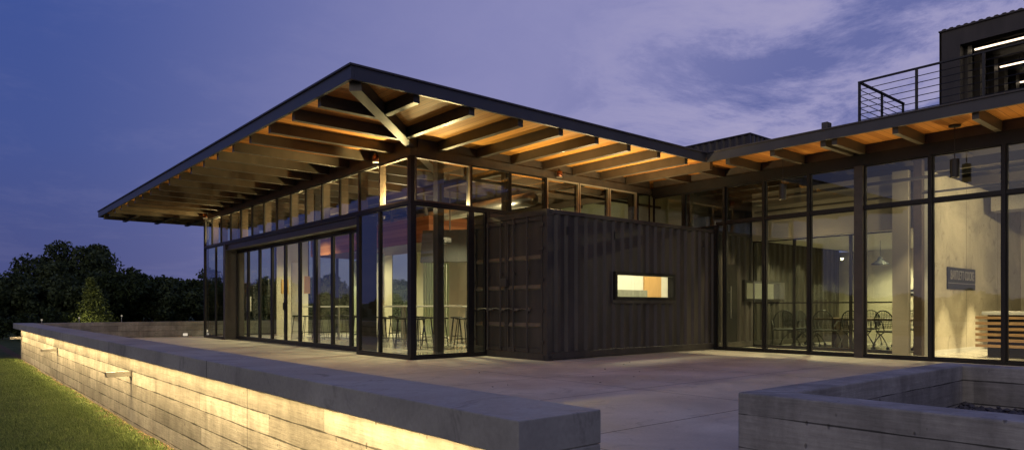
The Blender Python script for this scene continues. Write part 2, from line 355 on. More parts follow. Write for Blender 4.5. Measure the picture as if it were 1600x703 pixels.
def ground_mat():
    m, nt, out = newmat('lawn_soil')
    b = N(nt,'ShaderNodeBsdfPrincipled'); b.inputs['Roughness'].default_value=.95; b.inputs['Specular IOR Level'].default_value=.1
    tc=N(nt,'ShaderNodeTexCoord'); no=N(nt,'ShaderNodeTexNoise'); no.inputs['Scale'].default_value=2.2; no.inputs['Detail'].default_value=8; L(nt,tc.outputs['Object'],no.inputs['Vector'])
    r=N(nt,'ShaderNodeValToRGB'); e=r.color_ramp.elements; e[0].position=.35; e[1].position=.62; e[0].color=(.045,.065,.02,1); e[1].color=(.085,.10,.035,1)
    L(nt,no.outputs['Fac'],r.inputs[0])
    sp=N(nt,'ShaderNodeSeparateXYZ'); L(nt,tc.outputs['Object'],sp.inputs[0])
    n2=N(nt,'ShaderNodeTexNoise'); n2.inputs['Scale'].default_value=3.5; n2.inputs['Detail'].default_value=6; L(nt,tc.outputs['Object'],n2.inputs['Vector'])
    q=N(nt,'ShaderNodeMath',operation='MULTIPLY_ADD'); q.inputs[1].default_value=.9; L(nt,n2.outputs['Fac'],q.inputs[0]); L(nt,sp.outputs['X'],q.inputs[2])
    mr=N(nt,'ShaderNodeMapRange'); mr.inputs['From Min'].default_value=2.34; mr.inputs['From Max'].default_value=2.46; L(nt,q.outputs[0],mr.inputs[0])
    lt=N(nt,'ShaderNodeMath',operation='LESS_THAN'); lt.inputs[1].default_value=2.2; L(nt,sp.outputs['X'],lt.inputs[0])
    mu=N(nt,'ShaderNodeMath',operation='MULTIPLY'); L(nt,mr.outputs[0],mu.inputs[0]); L(nt,lt.outputs[0],mu.inputs[1])
    mx=N(nt,'ShaderNodeMixRGB'); mx.inputs[2].default_value=(.10,.07,.04,1); L(nt,mu.outputs[0],mx.inputs[0]); L(nt,r.outputs[0],mx.inputs[1])
    L(nt,mx.outputs[0],b.inputs['Base Color'])
    bp=N(nt,'ShaderNodeBump'); bp.inputs['Strength'].default_value=.8; bp.inputs['Distance'].default_value=.03; n3=N(nt,'ShaderNodeTexNoise'); n3.inputs['Scale'].default_value=25; n3.inputs['Detail'].default_value=5; L(nt,tc.outputs['Object'],n3.inputs['Vector']); L(nt,n3.outputs['Fac'],bp.inputs['Height']); L(nt,bp.outputs[0],b.inputs['Normal'])
    L(nt,b.outputs[0],out.inputs[0]); return m
M['ground']=ground_mat()

def spot(name, loc, aim, power, size=60, blend=.6, col=(1,.78,.45), rad=.04, parent=None):
    if name=='room_light': power*=LK
    l = bpy.data.lights.new(name,'SPOT'); l.energy=power; l.spot_size=R(size); l.spot_blend=blend; l.color=col; l.shadow_soft_size=rad
    o = bpy.data.objects.new(name,l); COL.objects.link(o)
    d = Vector(aim)-Vector(loc)
    q = d.to_track_quat('-Z','Y')
    if parent is not None:
        o.parent = parent; o.location = Vector(loc)-parent.location
    else: o.location = loc
    o.rotation_mode='QUATERNION'; o.rotation_quaternion = q
    return o
def area(name, loc, aim, power, sx, sy, col=(1,.8,.5), roll=None, parent=None, spread=180):
    l = bpy.data.lights.new(name,'AREA'); l.shape='RECTANGLE'; l.size=sx; l.size_y=sy; l.energy=power; l.color=col; l.spread=R(spread)
    o = bpy.data.objects.new(name,l); COL.objects.link(o); o.location=loc
    z = -(Vector(aim)-Vector(loc)).normalized(); x = Vector(roll or (1,0,0)); x=(x-z*x.dot(z)).normalized(); y=z.cross(x)
    o.rotation_mode='QUATERNION'; o.rotation_quaternion=Matrix((x,y,z)).transposed().to_quaternion()
    if parent is not None: o.parent=parent
    return o
def point(name, loc, power, col=(1,.8,.5), rad=.05, parent=None):
    l = bpy.data.lights.new(name,'POINT'); l.energy=power; l.color=col; l.shadow_soft_size=rad
    o = bpy.data.objects.new(name,l); COL.objects.link(o); o.location=loc
    if parent is not None: o.parent=parent; o.location=Vector(loc)-parent.location
    return o

# ------------------------------------------------------------------ key dimensions (metres, deck top = 0)
XP, YP, YF = 7.106, 11.448, 24.69      # pavilion glass corner, far end
XC, YC = 8.928, 9.531                  # container corner
XW = 14.5                              # office wing glass plane
XE, YE, YFE = 4.493, 8.835, 28.22      # pavilion eaves
XV = 13.10                             # wing eave
ZT, ZC, ZTOP, ZB, ZS, ZR = 3.068, 3.973, 4.02, 4.135, 4.325, 4.425
GZ = -.56

# ------------------------------------------------------------------ ground, deck, walls
def make_ground():
    nx, ny = 140, 140
    xs = np.concatenate([np.linspace(-400,-8,30), np.linspace(-7,30,80), np.linspace(33,400,30)])
    ys = np.concatenate([np.linspace(-400,-8,30), np.linspace(-7,40,80), np.linspace(44,400,30)])
    v=[]; f=[]
    for j,y in enumerate(ys):
        for i,x in enumerate(xs):
            d = math.hypot(x-5,y-10)
            z = GZ + (.012*math.sin(x*2.1+y*.7)+.012*math.sin(y*1.9-x) if x<2.0 else 0)
            t=max(0,min(1,(d-55)/35)); z += 2.2*t*t*(3-2*t)
            v.append((x,y,z))
    W=len(xs)
    for j in range(len(ys)-1):
        for i in range(W-1): f.append((j*W+i,j*W+i+1,(j+1)*W+i+1,(j+1)*W+i))
    mb=MB(); mb.v=v; mb.f=f
    struct(mb.build('ground', M['ground'], smooth=True))
make_ground()
mb=MB(); mb.box(2.17,XW-.08,2.17,26.02,-.6,0); mb.box(6.85,XW-.08,-9,2.168,-.6,0)
struct(mb.build('deck', M['deck']))
mb=MB(); mb.box(XP+.07,XW+.2,YP+.07,YF-.07,-.2,.004); mb.box(XW-.05,27,-9,YP,-.2,.006); mb.box(XW+.2,27,YP,YF-.07,-.2,.004)
struct(mb.build('floor', M['floor']))

t = thing('parapet_wall','long low board formed concrete wall with overhanging flat cap above the lawn','wall',(2.05,2.2,GZ))
def lw(mb): # shift world verts to thing local
    mb.v=[(x-2.05,y-2.2,z-GZ) for x,y,z in mb.v]; return mb
lw(MB().box(2.05,2.35,2.28,25.75,GZ-.2,.37)).build('wall_body',M['board'],t)
lw(MB().box(1.91,2.43,2.22,26.55,.37,.53)).build('cap',M['cap'],t,bevel=.005)
lw(MB().box(1.91,2.43,2.221,2.31,GZ-.1,.368)).build('end_pier',M['cap'],t,bevel=.008)
lw(MB().box(1.945,1.965,2.5,25.7,.362,.3695)).build('led_housing',M['frame'],t)
area('cap_led', (-.112, 11.9, .362-GZ), (-.06,11.9,-.1), 195, 23.2, .02, (1,.74,.35), roll=(0,1,0), parent=t, spread=165)
area('cap_led', (-.105, 11.9, .362-GZ), (.0,11.9,.16), 240, 23.2, .02, (1,.74,.35), roll=(0,1,0), parent=t, spread=48)

t = thing('back_wall','low board formed concrete wall closing the far end of the deck','wall',(1.95,26.05,0))
MB().box(.49,18,-.0,.22,-.6,.53).build('wall_body',M['board2'],t,bevel=.01)
t = tag(MB().box(-14,1.6,28.4,28.8,-.6,.16).build('block_wall',M['block']),'grey concrete block retaining wall at the far end of the lawn','wall')

# scuppers
proto=None
for i,(y,lab) in enumerate(((10.44,'nearest steel drain spout sticking out of the lit concrete wall'),(17.65,'middle steel drain spout sticking out of the lit concrete wall'),(25.45,'farthest drain spout, at the end of the lit concrete wall'))):
    if i==0:
        proto=thing('drain_spout',lab,'drain spout',(2.05,y,.12),0,'drain spouts along the concrete wall')
        m_=MB(); m_.box(-.30,0,-.05,.05,-.03,-.022); m_.box(-.30,0,-.05,-.042,-.022,.03); m_.box(-.30,0,.042,.05,-.022,.03); m_.box(-.30,0,-.05,.05,.03,.036)
        m_.build('trough',M['chrome'],proto)
        MB().box(-.012,-.001,-.075,.075,-.055,.06).build('flange',M['rod'],proto)
    else: dup(proto,(2.05,y,.10),0,lab)

# planter
t = thing('planter','large square board formed concrete planter with gravel inside','planter',(3.53,2.17,0))
def pl(x0,x1,y0,y1,z0,z1): return MB().box(x0-3.53,x1-3.53,y0-2.17,y1-2.17,z0,z1)
pl(3.53,3.77,-3.2,2.17,-.6,.53).build('side_wall',M['board2'],t,bevel=.010)
pl(3.772,6.6,1.95,2.17,-.6,.53).build('side_wall',M['board2'],t,bevel=.010)
pl(6.602,6.84,-3.2,2.17,-.6,.53).build('side_wall',M['board2'],t,bevel=.010)
pl(3.772,6.6,-3.2,-2.98,-.6,.53).build('side_wall',M['board2'],t,bevel=.010)
def stones(x0,x1,y0,y1,z,n,smin,smax):
    mb=MB()
    for i in range(n):
        c=(random.uniform(x0,x1),random.uniform(y0,y1),z+random.uniform(-.01,.02)); s=random.uniform(smin,smax)
        k=len(mb.v); 
        for p in ((1,0,0),(-1,0,0),(0,1,0),(0,-1,0),(0,0,1),(0,0,-1)):
            mb.v.append(tuple(c[a]+p[a]*s*random.uniform(.6,1.2)*(.7 if a==2 else 1) for a in range(3)))
        mb.f+=[(k+a,k+b,k+c_) for a,b,c_ in ((0,2,4),(2,1,4),(1,3,4),(3,0,4),(2,0,5),(1,2,5),(3,1,5),(0,3,5))]
    return mb
g=stones(3.8,6.58,-2.9,1.93,.20,5200,.018,.042); g.box(3.775,6.597,-2.975,1.945,.0,.195)
tag(g.build('gravel',M['gravel']),'dark gravel filling the concrete planter','gravel',kind='stuff')

# grass
def make_grass():
    n=190000
    x=rng.uniform(-1.2,2.02,n)**1.0; y=7.2+19.5*rng.uniform(0,1,n)**1.25
    keep = ~((x>1.72) & (rng.uniform(0,1,n) < (x-1.72)/.42*1.2*(.55+.45*np.sin(y*3.1)*np.sin(y*.9+1)) ))
    x=x[keep]; y=y[keep]; n=len(x)
    zb = GZ + (.012*np.sin(x*2.1+y*.7)+.012*np.sin(y*1.9-x))
    tuft=.5+.5*np.sin(x*3.3+np.sin(y*2.3)*1.4)*np.sin(y*2.9+np.sin(x*4.1)*1.3)
    h=rng.uniform(.018,.04,n)*(.6+.7*tuft); w=rng.uniform(.004,.008,n)
    th=rng.uniform(0,2*np.pi,n); lean=rng.uniform(.1,.9,n)*h; la=rng.normal(2.2,1.0,n)
    v=np.empty((n,3,3),np.float32)
    v[:,0,0]=x-np.cos(th)*w; v[:,0,1]=y-np.sin(th)*w; v[:,0,2]=zb-.004
    v[:,1,0]=x+np.cos(th)*w; v[:,1,1]=y+np.sin(th)*w; v[:,1,2]=zb-.004
    v[:,2,0]=x+np.cos(la)*lean; v[:,2,1]=y+np.sin(la)*lean; v[:,2,2]=zb+h
    me=bpy.data.meshes.new('grass'); me.vertices.add(n*3); me.vertices.foreach_set('co',v.ravel())
    me.loops.add(n*3); me.loops.foreach_set('vertex_index',np.arange(n*3,dtype=np.int32))
    me.polygons.add(n); me.polygons.foreach_set('loop_start',np.arange(0,n*3,3,dtype=np.int32)); me.polygons.foreach_set('loop_total',np.full(n,3,np.int32))
    me.update(calc_edges=True); me.materials.append(leafmat('grass_blades',(.09,.13,.035),(.22,.28,.09)))
    o=bpy.data.objects.new('grass',me); COL.objects.link(o)
    tag(o,'short mown green grass below the lit concrete wall','grass',kind='stuff')
make_grass()

# ------------------------------------------------------------------ pavilion
pav = thing('pavilion','glass pavilion with wide flat overhanging timber and steel roof','building',(XP,YP,0))
def P(mb): mb.v=[(x-XP,y-YP,z) for x,y,z in mb.v]; return mb
def pb(name,mat,*boxes,bevel=0,parent=None,smooth=False):
    m_=MB()
    for b_ in boxes: m_.box(*b_)
    o=P(m_).build(name,M[mat],parent or pav,bevel=bevel,smooth=smooth)
    return o
XR=24.0
pb('roof','steel',(XE+.03,XR,YE+.03,YFE-.03,ZS+.03,ZR-.004))
pb('fascia','fascia',(XE,XE+.05,YE,YFE,4.235,ZR))
pb('fascia','fascia',(XE+.052,XV+.0,YE,YE+.05,4.235,ZR))
pb('fascia','fascia',(XE+.052,XR,YFE-.05,YFE,4.235,ZR))
pb('roof_edge','steel',(XE-.03,XE+.08,YE-.03,YFE+.03,ZR+.002,ZR+.028),(XE+.08,XV+.05,YE-.03,YE+.08,ZR+.002,ZR+.028),(XE+.08,XR,YFE-.08,YFE+.03,ZR+.002,ZR+.028))
# soffits: zone A (west), zone B (south), split on the hip
def soffit(name,poly,mat,z=ZS,parent=pav,conv=P):
    mb=MB(); mb.prism(poly,'z',z,z+.02); return conv(mb).build(name,M[mat],parent)
hipx=XR
soffit('soffit',[(XE+.06,YE+.06),(XP+.0,YP+.0),(XP+.0,YFE-.06),(XE+.06,YFE-.06)],'wood_x')
soffit('soffit',[(XE+.062,YE+.06),(XV+.1,YE+.06),(XV+.1,YP),(XP,YP)],'wood_y')
soffit('soffit',[(XP+.002,YP+.002),(XR,YP+.002),(XR,YFE-.06),(XP+.002,YFE-.06)],'wood_x')
# perimeter header beams above the glass
pb('header_beam','steel',(XP-.05,XP+.10,YP-.05,YF+.05,ZC,ZB-.004))
pb('header_beam','steel',(XP+.102,XW-.1,YP-.05,YP+.10,ZC,ZB-.004))
pb('header_beam','steel',(XP+.102,XR-2,YF-.10,YF+.05,ZC,ZB-.004))
pb('blocking','steel',(XP-.01,XP+.05,YP+.12,YF,ZB,ZS-.002))
pb('blocking','steel',(XP+.14,XW-.1,YP-.01,YP+.05,ZB,ZS-.002))
# beams running across, west side
by=[10.09,11.10]+[12.16+.975*k for k in range(17)]
w=.055
for i,y in enumerate(by):
    x1 = XP+(y-YP)-.12 if i<2 else 15.6
    pb('roof_beam','beam',(XE+.10,x1,y-w,y+w,ZB,ZS-.003))
for k in range(2): # jack beams east of the hip, running north-south, near the corner
    x=5.64+1.05*k; pb('roof_beam','beam',(x-w,x+w,YE+.10,YP+(x-XP)-.12,ZB,ZS-.003))
for x in (7.74,8.71,9.66,10.60,11.55,12.50,13.45):
    pb('roof_beam','beam',(x-w,x+w,YE+.10,YP-.055,ZB,ZS-.003))
# rear eave
for k in range(12):
    x=5.3+1.05*k; pb('roof_beam','beam',(x-w,x+w,YF+.35 if x>XP else YF+1.2,YFE-.10,ZB-.02,ZS-.003))
# hip beam, runs on inside
hb=MB(); d=.70710678
def hip(s0,s1,hw,z0,z1):
    pts=[]
    for s_,sg in ((s0,-1),(s1,-1),(s1,1),(s0,1)):
        pts.append((XP+s_*d - sg*hw*d, YP+s_*d + sg*hw*d))
    return pts
hb.prism(hip(-3.50,4.2,.09,0,0),'z',ZB-.012,ZS-.003)
P(hb).build('hip_beam',M['beam'],pav)

# glazing helpers ------------------------------------------------
def window(parent, conv, plane, pos, a0, a1, z0, z1, mat='glass', fr=.03, depth=.05, inset=0, fmat='frame', wi=False):
    """one glazed bay: window (frame mesh) > pane. plane 'x': glass at x=pos spanning y a0..a1"""
    m_=MB(); 
    def bx(u0,u1,v0,v1):
        if plane=='x': m_.box(pos-depth/2,pos+depth/2,u0,u1,v0,v1)
        else: m_.box(u0,u1,pos-depth/2,pos+depth/2,v0,v1)
    bx(a0,a1,z0,z0+fr); bx(a0,a1,z1-fr,z1); bx(a0,a0+fr,z0+fr,z1-fr); bx(a1-fr,a1,z0+fr,z1-fr)
    o=conv(m_).build('window',M[fmat],parent)
    g=MB()
    if plane=='x': g.v=[(pos+inset,a0+fr,z0+fr),(pos+inset,a1-fr,z0+fr),(pos+inset,a1-fr,z1-fr),(pos+inset,a0+fr,z1-fr)]
    else: g.v=[(a0+fr,pos+inset,z0+fr),(a1-fr,pos+inset,z0+fr),(a1-fr,pos+inset,z1-fr),(a0+fr,pos+inset,z1-fr)]
    g.f=[(0,1,2,3)]
    conv(g).build('pane',M[mat],o)
    return o
# west face clerestory, module .94
my=[YP+.06,12.655]+[13.57+.94*k for k in range(0,12)]+[YF-.03]
my=[m_ for m_ in my if m_<=YF]
my=sorted(set(round(v,3) for v in my))
if my[-1]-my[-2]<.4: my.pop(-2)
for i in range(len(my)-1):
    window(pav,P,'x',XP,my[i]+.012,my[i+1]-.012,ZT+.03,ZC-.003,'glass',fr=.018 if i else .03,depth=.04 if i else .07,fmat='frame' if i else 'fin')
for i,y in enumerate(my[1:-1]):
    pb('mullion','fin',(XP-.03,XP+.20 if i>0 else XP+.12,y-.011,y+.011,ZT+.03,ZC-.003))
pb('transom','frame',(XP-.045,XP+.08,YP-.04,YF,ZT-.03,ZT+.028))
# lower west glass: corner bay + far bay
for a,b in ((YP+.06,12.655),(12.655,13.56)):
    window(pav,P,'x',XP,a+.002,b-.002,.06,ZT-.032,fr=.03,depth=.07)
for a,b in ((22.66,23.5),(23.5,24.66)):
    window(pav,P,'x',XP,a+.002,b-.002,.06,ZT-.032,fr=.03,depth=.06)
pb('sill','frame',(XP-.05,XP+.05,YP-.04,13.57,0,.058)); pb('sill','frame',(XP-.05,XP+.05,22.66,YF,0,.058))
pb('corner_post','frame',(XP-.04,XP+.045,YP-.045,YP+.055,.058,ZC-.002))
pb('corner_post','frame',(XP-.04,XP+.045,YF-.03,YF+.03,.058,ZC-.002))
# recessed folding doors
pb('door_jamb','steel',(XP-.03,XP+.42,22.50,22.655,0,ZT-.032)); pb('door_jamb','frame',(XP-.03,XP+.42,13.57,13.66,0,ZT-.032))
pb('door_head_beam','steel',(XP+.04,XP+.20,13.66,22.50,2.845,ZT-.034),(XP-.02,XP+.36,13.66,22.50,ZT-.06,ZT-.034),(XP-.02,XP+.20,13.66,22.50,2.83,2.85))
pb('door_track','frame',(XP+.30,XP+.42,13.66,22.50,2.83,2.87),(XP+.30,XP+.42,13.66,22.50,0,.025))
XD=XP+.36; n=9; lw_=(22.49-13.67)/n
for i in range(n):
    a=13.67+i*lw_; b=a+lw_
    m_=MB(); fr=.062
    for u0,u1,v0,v1 in ((a+.002,b-.002,.03,.03+.09),(a+.002,b-.002,2.82-.075,2.82),(a+.002,a+fr,.12,2.745),(b-fr,b-.002,.12,2.745)):
        m_.box(XD-.03,XD+.03,u0,u1,v0,v1)
    o=P(m_).build('folding_door',M['frame'],pav)
    g=MB(); g.v=[(XD,a+fr,.12),(XD,b-fr,.12),(XD,b-fr,2.745),(XD,a+fr,2.745)]; g.f=[(0,1,2,3)]; P(g).build('pane',M['glass'],o)
    if i in(5,4):
        P(MB().cbox((XD-.05,(a+.03) if i==5 else b-.03,1.05),(.03,.03,.2))).build('handle',M['frame'],o)
# south face
xb=[XP+.06,8.54,9.61,10.68,11.74,12.81,13.86,14.42]
for i in range(len(xb)-1):
    window(pav,P,'y',YP,xb[i]+.012,xb[i+1]-.012,ZT+.03,ZC-.003,'glass',fr=.03 if i in (0,3,4,5) else .02,depth=.07 if i in (0,3,4,5) else .04, fmat='taupe' if i in (3,4,5) else ('fin' if i==0 else 'frame'))  # taupe frames above the container: their lit edges put into the colour
for i,x in enumerate(xb[1:-1]):
    pb('mullion','frame',(x-.011,x+.011,YP-.03,YP+.13,ZT+.03,ZC-.003))
pb('transom','frame',(XP+.081,XW-.1,YP-.045,YP+.06,ZT-.03,ZT+.028))
window(pav,P,'y',YP,XP+.06,8.50,.06,ZT-.032,fr=.03,depth=.07)
window(pav,P,'y',YP,8.58,XC-.01,.06,ZT-.032,fr=.03,depth=.07)
pb('mullion','frame',(8.502,8.578,YP-.04,YP+.05,.06,ZT-.032))
pb('mullion','frame',(XC-.008,XC+.09,YP-.06,YP+.02,.0,ZT-.032))
pb('sill','frame',(XP+.051,XC-.01,YP-.045,YP+.05,0,.058))
pb('spandrel','fin',(XC+.09,XW-.12,YP-.01,YP+.03,2.93,ZT-.032))
# north wall of the pavilion
xn=[XP+.06+1.2*k for k in range(8)]
for i in range(7):
    if i in (2,5): continue
    window(pav,P,'y',YF,xn[i]+.01,xn[i+1]-.01,.06,ZC-.003,fr=.04,depth=.06)
for i in (2,5): pb('interior_wall','beige',(xn[i],xn[i+1],YF-.06,YF+.04,0,ZC-.003))
pb('interior_wall','beige',(xn[7]+.01,XR-2,YF-.06,YF+.04,0,ZC-.003))
# steel columns inside
pb('column','steel',(8.02,8.18,11.90,12.06,0,ZB-.003)); pb('column','steel',(8.02,8.18,24.0,24.16,0,ZB-.003)); pb('column','steel',(8.02,8.18,17.9,18.06,0,ZB-.003))
pb('column','beam',(9.62,9.76,11.62,11.76,2.9,ZC)); pb('column','steel',(13.9,14.1,11.55,11.75,2.9,ZC))
# interior walls
pb('interior_wall','beige',(12.5,12.62,12.02,17.9,0,3.3))
pb('interior_wall','beige',(12.62,16.0,17.8,17.9,0,3.3))
pb('interior_wall','greenish',(16.0,16.12,11.5,YF-.1,0,ZS-.01))
pb('interior_wall','white',(14.6,14.75,20.6,21.6,0,2.6)); pb('interior_wall','greenish',(11.6,11.7,21.9,22.6,0,2.7)); pb('interior_wall','white',(10.8,10.9,19.2,19.75,0,2.45))
pb('interior_wall','greenish',(9.6,9.68,22.8,23.3,0,2.4)); pb('curtain','greenish',*[(13.2+.0*k,13.23,18.3+.16*k,18.4+.16*k,.05,2.75) for k in range(14)])
for x0,x1,y,z0,z1,mm in ((9.05,9.30,22.0,0,2.5,'white'),(10.42,10.62,19.9,0,2.5,'white'),(10.70,11.15,19.6,0,2.75,'greenish'),(9.75,9.95,22.6,1.5,2.1,'doorwood'),(9.3,9.55,23.5,1.5,2.0,'doorwood'),(8.35,8.5,24.2,.9,1.4,'white')):
    pb('interior_panel',mm,(x0,x1,y,y+.06,z0,z1))
# interior beams perpendicular near south glass and bridging
for x in (9.7,12.1,14.3):
    pb('roof_girder','beam',(x-.07,x+.07,YP+.12,YF-.15,ZB-.16,ZB-.006))
# ducts
du=MB(); du.tube([(11.0,YP+.8,3.62),(11.0,YF-.6,3.62)],.17,16); P(du).build('air_duct',M['chrome'],pav,smooth=True)
du=MB(); du.tube([(9.0,YP+.5,3.80),(15.5,YP+.5,3.80)],.035,8); P(du).build('conduit',M['beam'],pav,smooth=True)

# wooden bulkhead hung in the room
bk=thing('wood_bulkhead','reddish wooden plank bulkhead hanging below the pavilion ceiling','bulkhead',(11.4,19.9,2.85))
MB().box(-.9,.9,-3.9,3.9,0,.72).build('panel',M['woodpanel'],bk)
for k in range(9):
    MB().box(-.93,-.87,-3.8+.94*k,-3.72+.94*k,.722,1.28).build('hanger',M['steel'],bk)

# ------------------------------------------------------------------ office wing
wing = thing('office_wing','glass walled office wing with timber soffit and dark steel fascia','building',(XW,YC,0))
def Wc(mb): mb.v=[(x-XW,y-YC,z) for x,y,z in mb.v]; return mb
def wb(name,mat,*boxes,bevel=0,parent=None):
    m_=MB()
    for b_ in boxes: m_.box(*b_)
    return Wc(m_).build(name,M[mat],parent or wing,bevel=bevel)
XR2=27.0; YS=-9.0
wb('roof','steel',(XV+.03,XR2,YS,YE+.028,ZS+.03,ZR-.004))
wb('fascia','fascia',(XV,XV+.05,YS,YE-.002,4.235,ZR))
wb('roof_edge','steel',(XV-.03,XV+.08,YS,YE-.035,ZR+.002,ZR+.028))
soffit('soffit',[(XV+.06,YS),(XW,YS),(XW,YE+.058),(XV+.06,YE+.058)],'wood_x',parent=wing,conv=Wc)
soffit('soffit',[(XV+.102,YE+.06),(XW,YE+.06),(XW,YP),(XV+.102,YP)],'wood_x',parent=wing,conv=Wc)
soffit('ceiling',[(XW+.002,YS),(XR2,YS),(XR2,YP),(XW+.002,YP)],'steel',parent=wing,conv=Wc)
ZG=3.90
wb('header_beam','frame',(XW-.06,XW+.12,YS,YP-.06,ZG,ZB-.004))
wb('blocking','steel',(XW-.01,XW+.05,YS,YP-.06,ZB,ZS-.002))
wy=[8.36,7.32,6.27,6.05,4.96,3.72,2.45,1.2,-.05,-1.3]
for y in wy+[9.3,10.25]:
    x0=XV+.10 if y<8.6 else 13.56
    wb('roof_beam','beam',(x0,22.0,y-.05,y+.05,ZB,ZS-.003))
for x in (16.5,19.0): wb('roof_girder','beam',(x-.08,x+.08,YS,9.4,ZB-.2,ZB-.005))
mw=[9.42,9.25,8.23,7.18,6.21]; mw2=[6.06,4.81,3.64,2.45,1.2,0,-1.2,-2.4]
bays=[(8.26,9.25-.03),(7.21,8.20),(6.21,7.15),(4.84,6.02),(3.67,4.78),(2.48,3.61),(1.23,2.42),(.03,1.17),(-1.17,-.03)]
ZWT=3.045
for a,b in bays:
    window(wing,Wc,'x',XW,a,b,.06,ZWT-.03,fr=.022,depth=.06)
    window(wing,Wc,'x',XW,a,b,ZWT+.03,ZG-.003,fr=.022,depth=.06)
window(wing,Wc,'x',XW,9.28,9.45,.06,ZWT-.03,fr=.02,depth=.06)
window(wing,Wc,'x',XW,10.46,YP-.06,2.98,ZG-.003,fr=.025,depth=.06); window(wing,Wc,'x',XW,9.28,10.40,2.98,ZG-.003,fr=.025,depth=.06)
for y in (9.25,8.23,7.18,4.81,3.64,2.45,1.2,0):
    wb('mullion','frame',(XW-.07,XW+.09,y-.028,y+.028,0,ZG-.002))
wb('mullion','frame',(XW-.05,XW+.06,10.402,10.458,2.95,ZG-.002)); wb('mullion','frame',(XW-.05,XW+.06,9.46,9.53,.0,2.95))
wb('column','steel',(XW-.10,XW+.12,6.03,6.20,0,ZG-.002))
wb('transom','frame',(XW-.055,XW+.07,YS,9.47,ZWT-.029,ZWT+.029))
wb('sill','frame',(XW-.06,XW+.06,YS,9.53,0,.058))
# lobby
YL=5.40
wb('lobby_wall','lobby',(16.35,23,YL,YL+.20,0,ZB-.21))
wb('wall_end_trim','white',(16.20,16.34,YL-.0,YL+.2,0,ZB-.21))
wb('lobby_skirting','white',(16.36,23,YL-.014,YL-.002,.006,.09))
wb('column','fin',(15.88,16.04,5.45,5.61,0,ZB-.005))
wb('column','taupe',(15.75,15.87,5.66,5.98,0,ZB-.21))
wb('interior_wall','beige',(23.0,23.12,YS,9.4,0,ZS))
wb('interior_wall','taupe',(16.04,16.16,5.62,9.45,2.72,ZB-.21))         # bulkhead over the meeting room
wb('room_ceiling','white',(16.17,22.9,5.65,9.45,2.74,2.80))
wb('interior_wall','beige',(21.6,21.72,5.62,11.28,0,2.73))
for a,b in ((8.35,9.45),(7.0,8.35),(6.05,7.0)):
    o=window(wing,Wc,'x',16.10,a+.003,b-.003,.05,2.70,'glassin',fr=.028,depth=.05)
wb('glazing_rail','frame',(16.08,16.12,6.05,9.45,1.12,1.15)); wb('glazing_rail','frame',(16.06,16.14,6.05,9.45,.006,.048))
wb('air_duct','chrome',(19.6,20.2,-4,5.2,3.35,3.75))
wb('interior_wall','grey',(16.15,23,11.30,11.42,0,ZS-.01))
wb('conduit','steel',(15.3,15.36,YS,9.3,3.62,3.68)); wb('conduit','steel',(15.9,15.94,YS,9.3,3.40,3.44))
# side room right of the lobby: dark storefront
wb('interior_wall','grey',(20.9,21.0,-6,3.2,0,3.9))
for y in (9.55,):
    pass
# long dark louvre screen box on roof beyond
# ------------------------------------------------------------------ shipping container (40 ft) through the glass
ct=thing('shipping_container','charcoal corrugated steel shipping container pushed through the glass walls','shipping container',(XC,YC,0))
CL,CW,CH=12.19,2.44,2.90
def corr(x0,x1,z0,z1,off=.0,face=0.0,pitch=.278,dep=.05):
    """trapezoid corrugated sheet in plane y ~ face, outside towards -y"""
    xs=[]; k=math.floor((x0-off)/pitch)-1
    pr=[(0,0),(.25,0),(.43,1),(.82,1)]
    pts=[]
    while True:
        for u,dv in pr:
            pts.append(((k+u)*pitch+off, face+.006+dv*dep))
        if k*pitch+off>x1: break
        k+=1
    out=[]
    def at(x):
        for i in range(len(pts)-1):
            if pts[i][0]<=x<=pts[i+1][0]:
                t_=(x-pts[i][0])/(pts[i+1][0]-pts[i][0]+1e-9); return pts[i][1]+t_*(pts[i+1][1]-pts[i][1])
        return face
    out=[(x0,at(x0))]+[p for p in pts if x0<p[0]<x1]+[(x1,at(x1))]
    mb=MB()
    for (x,y) in out: mb.v+=[(x,y,z0),(x,y,z1)]
    for i in range(len(out)-1): mb.f.append((2*i,2*i+2,2*i+3,2*i+1))
    return mb
def merge(*ms):
    o=MB()
    for m_ in ms:
        n_=len(o.v); o.v+=m_.v; o.f+=[tuple(i+n_ for i in f_) for f_ in m_.f]
    return o
wx0,wx1,wz0,wz1=10.84-XC,12.88-XC,1.18,1.77
w2x0,w2x1,w2z0,w2z1=15.80-XC,17.55-XC,1.18,1.72
d2x0,d2x1=15.0-XC,15.52-XC
zb,zt=.16,2.82
merge(corr(.13,wx0,zb,zt),corr(wx0,wx1,zb,wz0),corr(wx0,wx1,wz1,zt),corr(wx1,d2x0,zb,zt),corr(d2x0,d2x1,2.1,zt),corr(d2x1,w2x0,zb,zt),corr(w2x0,w2x1,zb,w2z0),corr(w2x0,w2x1,w2z1,zt),corr(w2x1,CL-.13,zb,zt)).build('side_panel',M['cont'],ct)
MB().box(.13,CL-.13,CW-.04,CW-.01,.16,2.82).build('side_panel',M['cont'],ct)
MB().box(.0,CL,.0,.06,2.822,2.90).build('top_rail',M['cont'],ct,bevel=.006)
MB().box(.13,CL-.13,.012,.10,.02,.158).build('bottom_rail',M['cont'],ct,bevel=.004)
MB().box(.0,.06,.062,CW,2.79,2.90).build('top_rail',M['cont'],ct,bevel=.006)
rf=MB(); k=0
for i in range(40):
    x=.1+i*.3
    rf.prism([(x,2.86),(x+.08,2.895),(x+.18,2.895),(x+.26,2.86)],'y',.07,CW-.07)
rf.box(.06,CL,.06,CW-.02,2.83,2.859); rf.build('roof_panel',M['cont'],ct)
